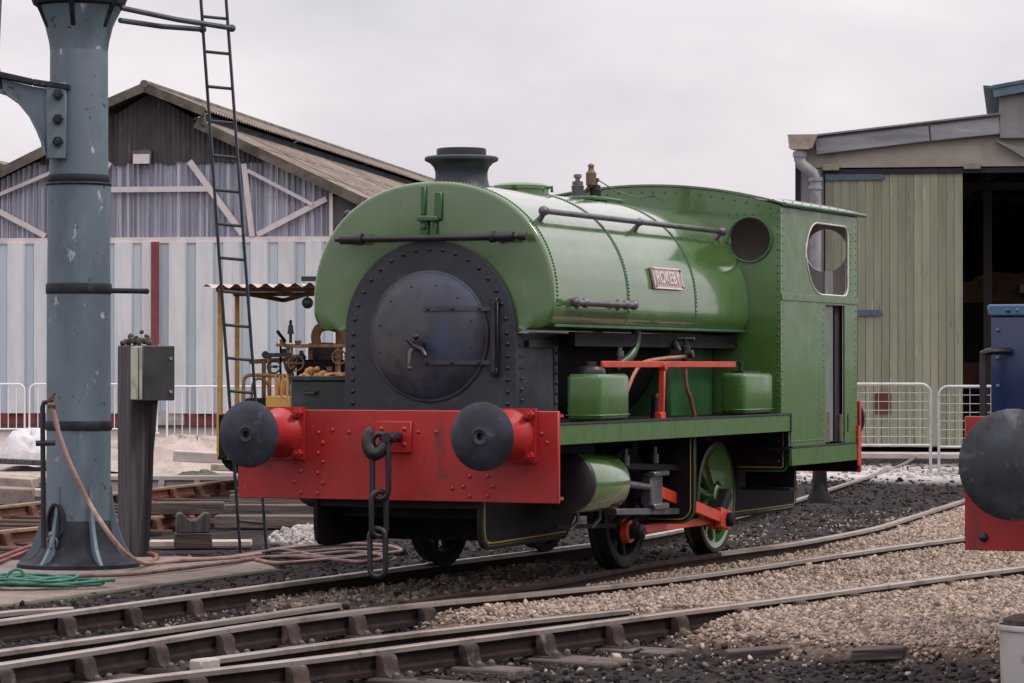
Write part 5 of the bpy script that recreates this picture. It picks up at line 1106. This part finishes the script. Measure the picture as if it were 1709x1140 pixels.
b = MB(); b.span((xd0-.05, -.09, ez(290)), (xo+.3, -.0, ez(282))); b.build('door_track', m_dark_in, ES)
for px in (1388, 1622): b = MB(); b.box((ex(px), -.11, ez(279)), (.3, .09, .11)); b.build('track_bracket', m_gdoor, ES, bevel=.01)
# weathered barge boards
p0_, p1_, p2_ = (ex(1362), 242), (ex(1552), 221.5), (ex(1668), 211)
for (a, c, mm) in ((p0_, p1_, m_fascia), (p1_, p2_, m_fascia)):
    b = MB(); b.bar((a[0]+.01, -.16, ez(a[1])), (c[0]-.01, -.16, ez(c[1])), .08, .33, (0, 0, 1)); b.build('barge_board', mm, ES, bevel=.008)
b = MB(); b.bar((ex(1358), -.2, ez(226)), (ex(1668), -.2, ez(193)), .14, .03, (0, 0, 1)); b.build('roof_edge', m_grey_wall, ES)
b = MB(); b.add([(ex(1335), -.2, ez(229)), (ex(1690), -.2, ez(191)), (ex(1690), 26, ez(191)), (ex(1335), 26, ez(229)), (ex(1335), -.2, ez(229)-.06), (ex(1690), -.2, ez(191)-.06), (ex(1690), 26, ez(191)-.06), (ex(1335), 26, ez(229)-.06)], [(0, 1, 2, 3), (7, 6, 5, 4), (0, 4, 5, 1), (2, 6, 7, 3), (0, 3, 7, 4), (1, 5, 6, 2)]); b.build('roof_slope', m_grey_wall, ES)
# raised lantern block
b = MB(); b.span((ex(1667), -.22, ez(234)), (ex(2150), .02, ez(160))); b.build('lantern_wall', m_grey_wall, ES, bevel=.01)
b = MB(); b.span((ex(1667), .03, ez(200)), (ex(1675), 25, ez(160))); b.build('lantern_side', m_grey_wall, ES)
b = MB(); b.bar((ex(1656), -.3, ez(157)), (ex(1900), -.3, ez(115)), .1, .22, (0, 0, 1)); b.build('lantern_fascia', m_bluefascia, ES, bevel=.006)
b = MB(); b.add([(ex(1640), -.38, ez(147)), (ex(1656), -.38, ez(148)), (ex(1900), -.38, ez(105)), (ex(2150), -.38, ez(150)), (ex(1668), 25, ez(147)), (ex(1669), 25, ez(147.5)), (ex(1900), 25, ez(105)), (ex(2150), 25, ez(150))]+[(ex(1640), -.38, ez(150)), (ex(1656), -.38, ez(153)), (ex(1900), -.38, ez(110)), (ex(2150), -.38, ez(155)), (ex(1668), 25, ez(150)), (ex(1669), 25, ez(153)), (ex(1900), 25, ez(110)), (ex(2150), 25, ez(155))], [(0, 1, 5, 4), (1, 2, 6, 5), (2, 3, 7, 6), (0, 8, 9, 1), (1, 9, 10, 2), (2, 10, 11, 3), (8, 12, 13, 9), (9, 13, 14, 10), (10, 14, 15, 11), (0, 4, 12, 8)]); b.build('lantern_roof', m_strap, ES)
b = MB(); b.add([(ex(1660), -.25, ez(238)), (ex(1709), -.25, ez(252)), (ex(1709), -.25, ez(268)), (ex(1700), -.25, ez(262))]+[(ex(1660), -.06, ez(238)), (ex(1709), -.06, ez(252)), (ex(1709), -.06, ez(268)), (ex(1700), -.06, ez(262))], [(0, 1, 2, 3), (7, 6, 5, 4), (0, 4, 5, 1), (1, 5, 6, 2), (2, 6, 7, 3), (3, 7, 4, 0)]); b.build('lantern_bracket', m_grey_wall, ES)
# hopper and drainpipe at the corner
b = MB(); vs = []
for z, w0, w1 in ((ez(250), 1326, 1352), (ez(247), 1320, 1358), (ez(228), 1318, 1366), (ez(225), 1317, 1367)): vs += [(ex(w0), -.42, z), (ex(w1), -.42, z), (ex(w1), -.12, z), (ex(w0), -.12, z)]
b.add(vs, [(j*4+i, j*4+(i+1) % 4, (j+1)*4+(i+1) % 4, (j+1)*4+i) for j in range(3) for i in range(4)]+[(3, 2, 1, 0), (12, 13, 14, 15)]); b.build('rain_hopper', m_hopper, ES, smooth=False)
b = MB(); b.tube([(ex(1337), -.27, ez(252)), (ex(1337), -.27, ez(266)), (ex(1340), -.27, ez(274)), (ex(1359), -.24, ez(290)), (ex(1363), -.22, ez(300)), (ex(1363), -.22, .05)], .105, 14); DP = b.build('drainpipe', m_drain, ES)
for py in (302, 316, 480, 640): b = MB(); b.cyl((ex(1363), -.22, ez(py)), (ex(1363), -.22, ez(py)+.06), .125, n=14); b.build('pipe_collar', m_drain, DP)
b = MB(); b.cyl((ex(1337), -.27, ez(262)), (ex(1337), -.27, ez(254)), .125, n=14); b.build('pipe_collar', m_drain, DP)
# the boarded sliding door
b = MB(); b.span((xd0, -.03, ez(746)), (xd1, .02, ez(288))); DOOR = b.build('door_leaf', m_gdoor, ES)
npl = 17; wd_ = (xd1-xd0)/npl
for i in range(npl):
    b = MB(); b.span((xd0+wd_*i+.003, -.046-random.uniform(0, .006), ez(746)+random.uniform(0, .05)), (xd0+wd_*(i+1)-.003, -.031, ez(289))); b.build('door_plank', m_gdoor, DOOR, bevel=.005)
for py, px1 in ((295, 1478), (522, 1474)):
    b = MB(); b.plate([(ex(1378), ez(py)-.06), (ex(px1-5), ez(py)-.05), (ex(px1), ez(py)), (ex(px1-5), ez(py)+.05), (ex(1378), ez(py)+.06)], [], lambda u, v, w: Vector((u, -.085+w, v)), .024); b.build('strap_hinge', m_strap, DOOR)
b = MB(); b.span((ex(1461), -.08, ez(690)), (ex(1487), -.062, ez(655))); b.build('rusty_plate', m_rustside, DOOR)
# dim roof timbers and posts inside
for y in (3.5, 8, 13, 18):
    b = MB(); b.span((xl+.35, y, ez(300)), (xo+2.6, y+.18, ez(286))); b.build('tie_beam', m_inner, ES)
    for x in (ex(1640), ex(1720)):
        b = MB(); b.span((x, y, 0), (x+.16, y+.16, ez(301))); b.build('inner_post', m_inner, ES)
    b = MB(); b.bar((ex(1600), y+.08, ez(310)), (ex(1690), y+.08, ez(250)), .1, .14); b.build('roof_strut', m_inner, ES)
# wooden leaf beyond the doorway, inside walls, floor
b = MB(); b.span((xo, -.03, ez(746)), (xo+2.6, .02, ez(288))); b.build('door_leaf', m_gdoor, ES)
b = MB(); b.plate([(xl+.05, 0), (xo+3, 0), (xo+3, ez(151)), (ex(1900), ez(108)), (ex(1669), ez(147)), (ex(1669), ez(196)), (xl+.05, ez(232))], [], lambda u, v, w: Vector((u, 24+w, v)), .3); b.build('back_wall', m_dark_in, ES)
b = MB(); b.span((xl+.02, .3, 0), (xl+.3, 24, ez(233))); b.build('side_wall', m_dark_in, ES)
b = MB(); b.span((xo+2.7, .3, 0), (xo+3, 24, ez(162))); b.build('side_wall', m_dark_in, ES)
b = MB(); b.span((ex(1340), -.9, -.06), (xd1+.4, -.25, .12)); b.build('door_sill', m_conc_pale, ES, bevel=.02)
# stored wagon in the doorway
SW = thing('stored_wagon', 'dim old wagon with a red buffer beam just inside the dark shed doorway', 'wagon', P(1690, 745, 61), YAW)
q = 61/F
b = MB(); b.span((-86*q, 0, 95*q), (60*q, .12, 140*q)); b.build('red_beam', m_redpaint2, SW)
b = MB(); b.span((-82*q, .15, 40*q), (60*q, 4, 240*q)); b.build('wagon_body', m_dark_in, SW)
b = MB(); rng = random.Random(11); pts = []
for i in range(24):
    a = PI*i/23; pts.append((-.1+1.0*math.cos(a)*(1+rng.uniform(-.06, .06)), 240*q+.62*math.sin(a)*(1+rng.uniform(-.08, .08))))
b.plate(pts, [], lambda u, v, w: Vector((u+.1*w, .1+w, v)), 2.0); b.build('tarpaulin', m_canopy_u, SW)
b = MB(); b.box((.25, -.3, 262*q), (.35, .3, .16)); b.build('pale_bundle', m_conc_pale, SW)
# galvanised barriers by the shed
g = 'galvanised mesh barriers before the engine shed'
barrier(1345, 1553, 641, 794, 743, 46, 'galvanised mesh barrier directly before the green door', bars=11, mesh=6, m=m_galv, r=.022, grp=g)
barrier(1567, 1775, 645, 796, 746, 46, 'galvanised mesh barrier partly hidden by the blue engine', bars=11, mesh=6, m=m_galv, r=.022, grp=g)
# black iron stand behind the cab
q = P(1368, 839, 32); ST = thing('iron_stand', 'small black iron stand on the cinders behind the green cab', 'stand', q, YAW+.1); k3 = 32/F
b = MB(); b.box((0, 0, 30*k3), (24*k3, .14, 60*k3), top=.85); b.build('stand_column', m_blackdk, ST, bevel=.01)
b = MB(); b.lathe([(.14, 0), (.13, .05), (.09, .12), (.07, .2)], (0, 0, 0), (0, 0, 1), 12); b.build('stand_foot', m_blackdk, ST)
# ================================================================== yellow machine behind the left buffer
MZ = 40.0; km = MZ/F; mb_ = P(470, 790, MZ); YM = thing('rail_trolley', 'rusty yellow motor trolley with canopy and levers behind the left buffer', 'rail trolley', mb_, YAW-.06)
def ty(px): return (px-470)*km
def tz(py): return zz(py, MZ)-mb_.z
b = MB(); b.span((ty(362), 0, tz(768)), (ty(640), 1.6, tz(742))); b.build('chassis', m_yellowdk, YM, bevel=.01)
b = MB(); b.span((ty(364), -.06, tz(766)), (ty(378), .5, tz(692))); b.build('side_step', m_blackdk, YM, bevel=.01)
b = MB(); b.span((ty(362), -.075, tz(762)), (ty(365.5), -.06, tz(690))); b.build('step_edge', m_yellow, YM)
for x in (400, 600):
    for y in (.15, 1.45): b = MB(); b.lathe([(.0, -.05), (.28, -.05), (.28, .05), (0, .05)], (ty(x), y, .27), (0, 1, 0), 24); b.build('wheel', m_blackdk, YM)
for x, y in ((366, 0), (640, 0), (366, 1.5), (640, 1.5)): b = MB(); b.box((ty(x), y, (tz(486)+tz(742))/2), (.06, .06, tz(486)-tz(742))); b.build('canopy_post', m_yellow, YM, bevel=.006)
b = MB(); b.span((ty(360), -.02, tz(487)), (ty(650), .06, tz(481))); b.span((ty(360), 1.44, tz(490)), (ty(650), 1.52, tz(483))); b.span((ty(462), 0, tz(491)), (ty(470), 1.5, tz(484))); b.build('canopy_frame', m_canopy_u, YM)
n = 60; vs = []
for i in range(n+1):
    x = ty(345)+(ty(665)-ty(345))*i/n; z = .03*math.sin(2*PI*i/4.6)+.0; vs += [(x, -.35, tz(479)+z+.0006*i), (x, 1.75, tz(474)+z)]
b = MB(); b.add(vs, [(2*i, 2*i+2, 2*i+3, 2*i+1) for i in range(n)]); b.build('canopy_roof', m_canopy, YM)
b = MB(); b.bar((ty(372), -.33, tz(483)), (ty(458), .9, tz(499)), .05, .05); b.bar((ty(458), .9, tz(499)), (ty(530), -.2, tz(487)), .05, .05); b.build('canopy_brace', m_canopy_u, YM)
b = MB(); b.cyl((ty(515), -.1, tz(488)), (ty(515), -.1, tz(498)), .015); b.ball((ty(515), -.1, tz(506)), .075); b.build('hanging_lamp', m_dkgreen, YM)
b = MB(); b.box((ty(519), -.1, tz(466)), (.2, .2, .06)); b.build('roof_vent', m_dkgreen, YM)
RG = MB(); rng = random.Random(9)
for i in range(44): RG.dome((rng.uniform(-1.15, -.74), rng.uniform(.78, 1.2), 1.437), (rng.uniform(-.3, .3), rng.uniform(-.3, .3), 1), rng.uniform(.022, .045), 7, rng.uniform(.5, 1.0))
for i in range(7): RG.ball((rng.uniform(-1.13, -1.05), rng.uniform(.82, .95), rng.uniform(1.46, 1.495)), rng.uniform(.02, .033), 8)
RG.tube([(-.80, .95, 1.44), (-.79, .95, 1.5), (-.755, .95, 1.555)], .012, 6)
props(RG.build('rag_pile', m_ochre, None), 'heap of ochre rags on the dark tool box beside the smokebox', 'rags')
pts = rr(ty(502), ty(553), tz(625), tz(571), (.05, .1, .1, .05)); b = MB(); b.plate(pts, [], lambda u, v, w: Vector((u, .75+w, v)), .22); b.build('engine_cowl', m_dkgreen, YM, bevel=.03, seg=2)
b = MB(); b.tube(spline([(ty(518), .7, tz(575)), (ty(516), .7, tz(560)), (ty(521), .7, tz(548)), (ty(533), .7, tz(543)), (ty(548), .7, tz(545)), (ty(558), .7, tz(552)), (ty(560), .7, tz(580))], 5), .065, 10); b.build('exhaust_pipe', m_canopy_u, YM)
for x, y in ((553, .9), (570, .9)): b = MB(); b.cyl((ty(x), y, tz(620)), (ty(x), y, tz(552)), .05, n=10); b.build('stack_pipe', m_canopy_u, YM)
b = MB(); b.span((ty(468), .3, tz(580)), (ty(600), .5, tz(574))); b.span((ty(455), .28, tz(578)), (ty(472), .42, tz(573))); b.build('console_bar', m_yellowdk, YM, bevel=.008)
b = MB(); b.span((ty(434), .25, tz(596)), (ty(480), .38, tz(589))); b.ball((ty(437), .3, tz(592)), .05); b.build('lower_console_bar', m_dkgreen, YM)
for px, t0, m_, w_ in ((443, 596, m_yellow, 7), (462, 575, m_blackdk, 4), (475, 575, m_canopy_u, 6), (481, 580, m_yellowdk, 5), (559, 580, m_yellowdk, 9)):
    b = MB(); b.cyl((ty(px), .35, tz(742)), (ty(px), .35, tz(t0)), w_*km/2, n=8); b.build('upright', m_, YM)
b = MB(); b.cyl((ty(479), .35, tz(572)), (ty(479), .35, tz(535)), .02); b.cyl((ty(479), .35, tz(557)), (ty(479), .35, tz(542)), .045, .03); b.ball((ty(479), .35, tz(536)), .022); b.build('brass_valve', m_dkgreen, YM)
b = MB(); b.tube([(ty(471), .3, tz(570)), (ty(458), .25, tz(552))], .022, 6); b.build('lever', m_blackdk, YM)
b = MB(); b.tube([(ty(480), .5, tz(640)), (ty(474), .45, tz(610)), (ty(500), .5, tz(592))], .05, 8); b.box((ty(462), .7, tz(588)), (.1, .1, .1)); b.build('linkage', m_dkgreen, YM)
b = MB(); b.span((ty(447), -.2, tz(690)), (ty(486), .2, tz(661))); b.build('yellow_locker', m_yellow, YM, bevel=.008)
b = MB()
for i in range(7): b.tube([(ty(460+3.2*i), .05*(i % 3), tz(660)), (ty(459+3.4*i), .05, tz(640)), (ty(461+3*i+(2 if i % 2 else -2)), .06, tz(624+4*(i % 3)))], .018, 5)
b.build('rope_hank', m_ochre, YM)
b = MB(); b.tube(spline([(ty(404), .1, tz(690)), (ty(404), .1, tz(640)), (ty(408), .1, tz(629)), (ty(418), .1, tz(626)), (ty(448), .1, tz(627)), (ty(480), .1, tz(628))], 4), .024, 8); b.tube(spline([(ty(414), .3, tz(690)), (ty(415), .3, tz(646)), (ty(424), .3, tz(632)), (ty(440), .3, tz(640)), (ty(446), .3, tz(668))], 4), .018, 8); b.build('guard_rail', m_yellowdk, YM)
b = MB(); b.span((ty(486), .5, tz(690)), (ty(600), 1.1, tz(600))); b.build('engine_block', m_blackdk, YM, bevel=.03)
for px, py, r_ in ((489, 606, .1), (452, 612, .085), (562, 596, .09)):
    b = MB(); b.tube([(ty(px)+r_*math.cos(2*PI*q/18), .28, tz(py)+r_*math.sin(2*PI*q/18)) for q in range(18)], .014, 6, closed=True); b.cyl((ty(px), .26, tz(py)), (ty(px), .5, tz(py)), .02); b.bar((ty(px)-r_, .28, tz(py)), (ty(px)+r_, .28, tz(py)), .015, .02); b.build('hand_wheel', m_canopy_u if px > 480 else m_dkgreen, YM)
for px, p0, p1, mm in ((494, 690, 585, m_yellowdk), (572, 690, 560, m_yellow), (430, 690, 600, m_canopy_u), (510, 600, 572, m_yellowdk)):
    b = MB(); b.bar((ty(px), .55, tz(p0)), (ty(px), .55, tz(p1)), .05, .05, (0, 1, 0)); b.build('frame_upright', mm, YM)
b = MB(); b.bar((ty(404), .6, tz(604)), (ty(500), .6, tz(598)), .04, .06); b.build('cross_bar', m_canopy_u, YM)
for px, py in ((466, 566), (492, 568), (545, 612)):
    b = MB(); b.cyl((ty(px), .33, tz(py+8)), (ty(px), .33, tz(py)), .035, .045, 10); b.build('filler_cap', m_canopy_u, YM)
b = MB(); b.tube(spline([(ty(468), .3, tz(600)), (ty(476), .25, tz(620)), (ty(488), .3, tz(612)), (ty(492), .35, tz(592))], 5), .02, 6); b.build('pipe_bend', m_black, YM)
b = MB(); b.span((ty(404), .2, tz(690)), (ty(447), .8, tz(665))); b.build('battery_box', m_blackdk, YM, bevel=.02)

# ================================================================== blue engine at the right edge, front corner only in view
cn = P(1610, 918, 13.9); EX = cn.x+1.2; EY = cn.y; zb = cn.z
BE = thing('blue_locomotive', 'blue tank engine with red buffer beam cut off by the right edge', 'steam locomotive', (EX, EY, 0))
b = MB(); b.span((-1.2, 0, zb), (1.2, .035, zb+.6)); BB = b.build('buffer_beam', m_red, BE, bevel=.004)
q = on(1642, 897, 1, EY); b = MB(); b.dome((q.x-EX, 0, q.z), (0, -1, 0), .022); b.build('beam_bolt', m_black, BB)
bz_ = P(1667, 775, 13.4).z
for s in (-1, 1): buffer(s*.857, 0, -1, m_bufworn, bz_, BE, m_red, True, .247)
q0 = on(1653, 508, 1, EY+.55); q1 = on(1653, 720, 1, EY+.55); bx0 = q0.x-EX; bzt = q0.z
b = MB(); b.span((bx0, .55, zb+.55), (-bx0, 5.6, bzt-.055)); BD = b.build('tank_body', m_blue, BE, bevel=.012, seg=2)
b = MB(); b.span((bx0-.012, .535, bzt-.055), (-bx0+.012, 5.62, bzt)); b.build('top_angle', m_bluecap, BD, bevel=.008)
b = MB()
for k4 in range(6): b.dome((bx0+.035, .549, bzt-.12-.13*k4), (0, -1, 0), .011, 8); b.dome((bx0+.09, .535, bzt-.03), (0, -1, 0), .011, 8)
for k4 in range(40): b.dome((bx0+.08+.05*k4, .535, bzt-.028), (0, -1, 0), .009, 7); b.dome((bx0+.08+.05*k4, .549, zb+.62), (0, -1, 0), .009, 7)
b.build('tank_rivet', m_bluecap, BD, kind='stuff')
b = MB(); b.span((bx0-.004, .538, zb+.56), (-bx0+.004, .549, zb+.60)); b.build('bottom_angle', m_blue, BD, bevel=.003)
for x in (-.45, .25): b = MB(); b.span((x-.02, .54, zb+.6), (x+.02, .549, bzt-.06)); b.build('plate_seam', m_blue, BD, bevel=.003)
b = MB(); p = on(1641, 660, 1, EY+.45); hx_ = p.x-EX; b.tube(spline([(hx_, .45, zb+.55), (hx_, .45, on(1641, 600, 1, EY+.45).z), (hx_+.01, .45, on(1643, 589, 1, EY+.45).z), (hx_+.05, .47, on(1650, 586, 1, EY+.45).z), (hx_+.1, .55, on(1655, 586, 1, EY+.45).z)], 5), .017, 8); b.build('handrail', m_black, BE)
b = MB(); b.span((-1.19, .04, zb+.50), (1.19, 5.9, zb+.54)); b.build('footplate', m_blackdk, BE)
b = MB(); b.span((-.62, .05, .3), (-.58, 5.9, zb+.5)); b.span((.58, .05, .3), (.62, 5.9, zb+.5)); b.build('main_frame', m_blackdk, BE)
for s in (-1, 1):
    for y in (1.7, 3.9): b = MB(); b.lathe([(0, 0), (.44, 0), (.47, .02), (.44, .04), (.44, .13), (0, .13)], (s*.665, y, .44), (s, 0, 0), 40); b.build('wheel', m_blackdk, BE)
b = MB(); b.span((-1.2, 5.9, zb), (1.2, 5.94, zb+.6)); b.build('rear_buffer_beam', m_red, BE)
b = MB(); b.span((-1.1, 4.2, bzt), (1.1, 5.5, bzt+1.1)); b.build('cab', m_blue, BE, bevel=.02)
# rails under it, out of frame below
for s in (-1, 1):
    make_rail('rail', 'rail under the blue engine, ' + ('left' if s < 0 else 'right') + ' wheels', [Vector((EX+s*.72, EY+y, 0)) for y in np.linspace(-3, 9, 8)], m_railtop, m_railside)
# round bin at the lower right
bq = P(1742, 1100, 14.0); br = 76*14/F; zt_ = zz(1037, 14.0); gz = float(gh(bq.x, bq.y))
BN = thing('metal_bin', 'stained pale metal bin standing on cinders in the lower right corner', 'bin', (bq.x, bq.y, gz-.01)); h = zt_-gz
b = MB(); b.lathe([(br*.88, 0), (br*.9, .01), (br*.97, h-.03), (br*1.03, h-.025), (br*1.04, h-.01), (br*1.02, h), (br*.97, h-.004), (br*.88, .03), (0, .03)], (0, 0, 0), (0, 0, 1), 40); b.build('bin_body', m_bin, BN, sharp=40)
b = MB(); b.lathe([(br*.9, h-.06), (br*.9, h+.02), (br*.7, h+.035), (0, h+.035)], (0, .02, 0), (0, 0, 1), 32); b.build('bin_lid', m_sleeper, BN)
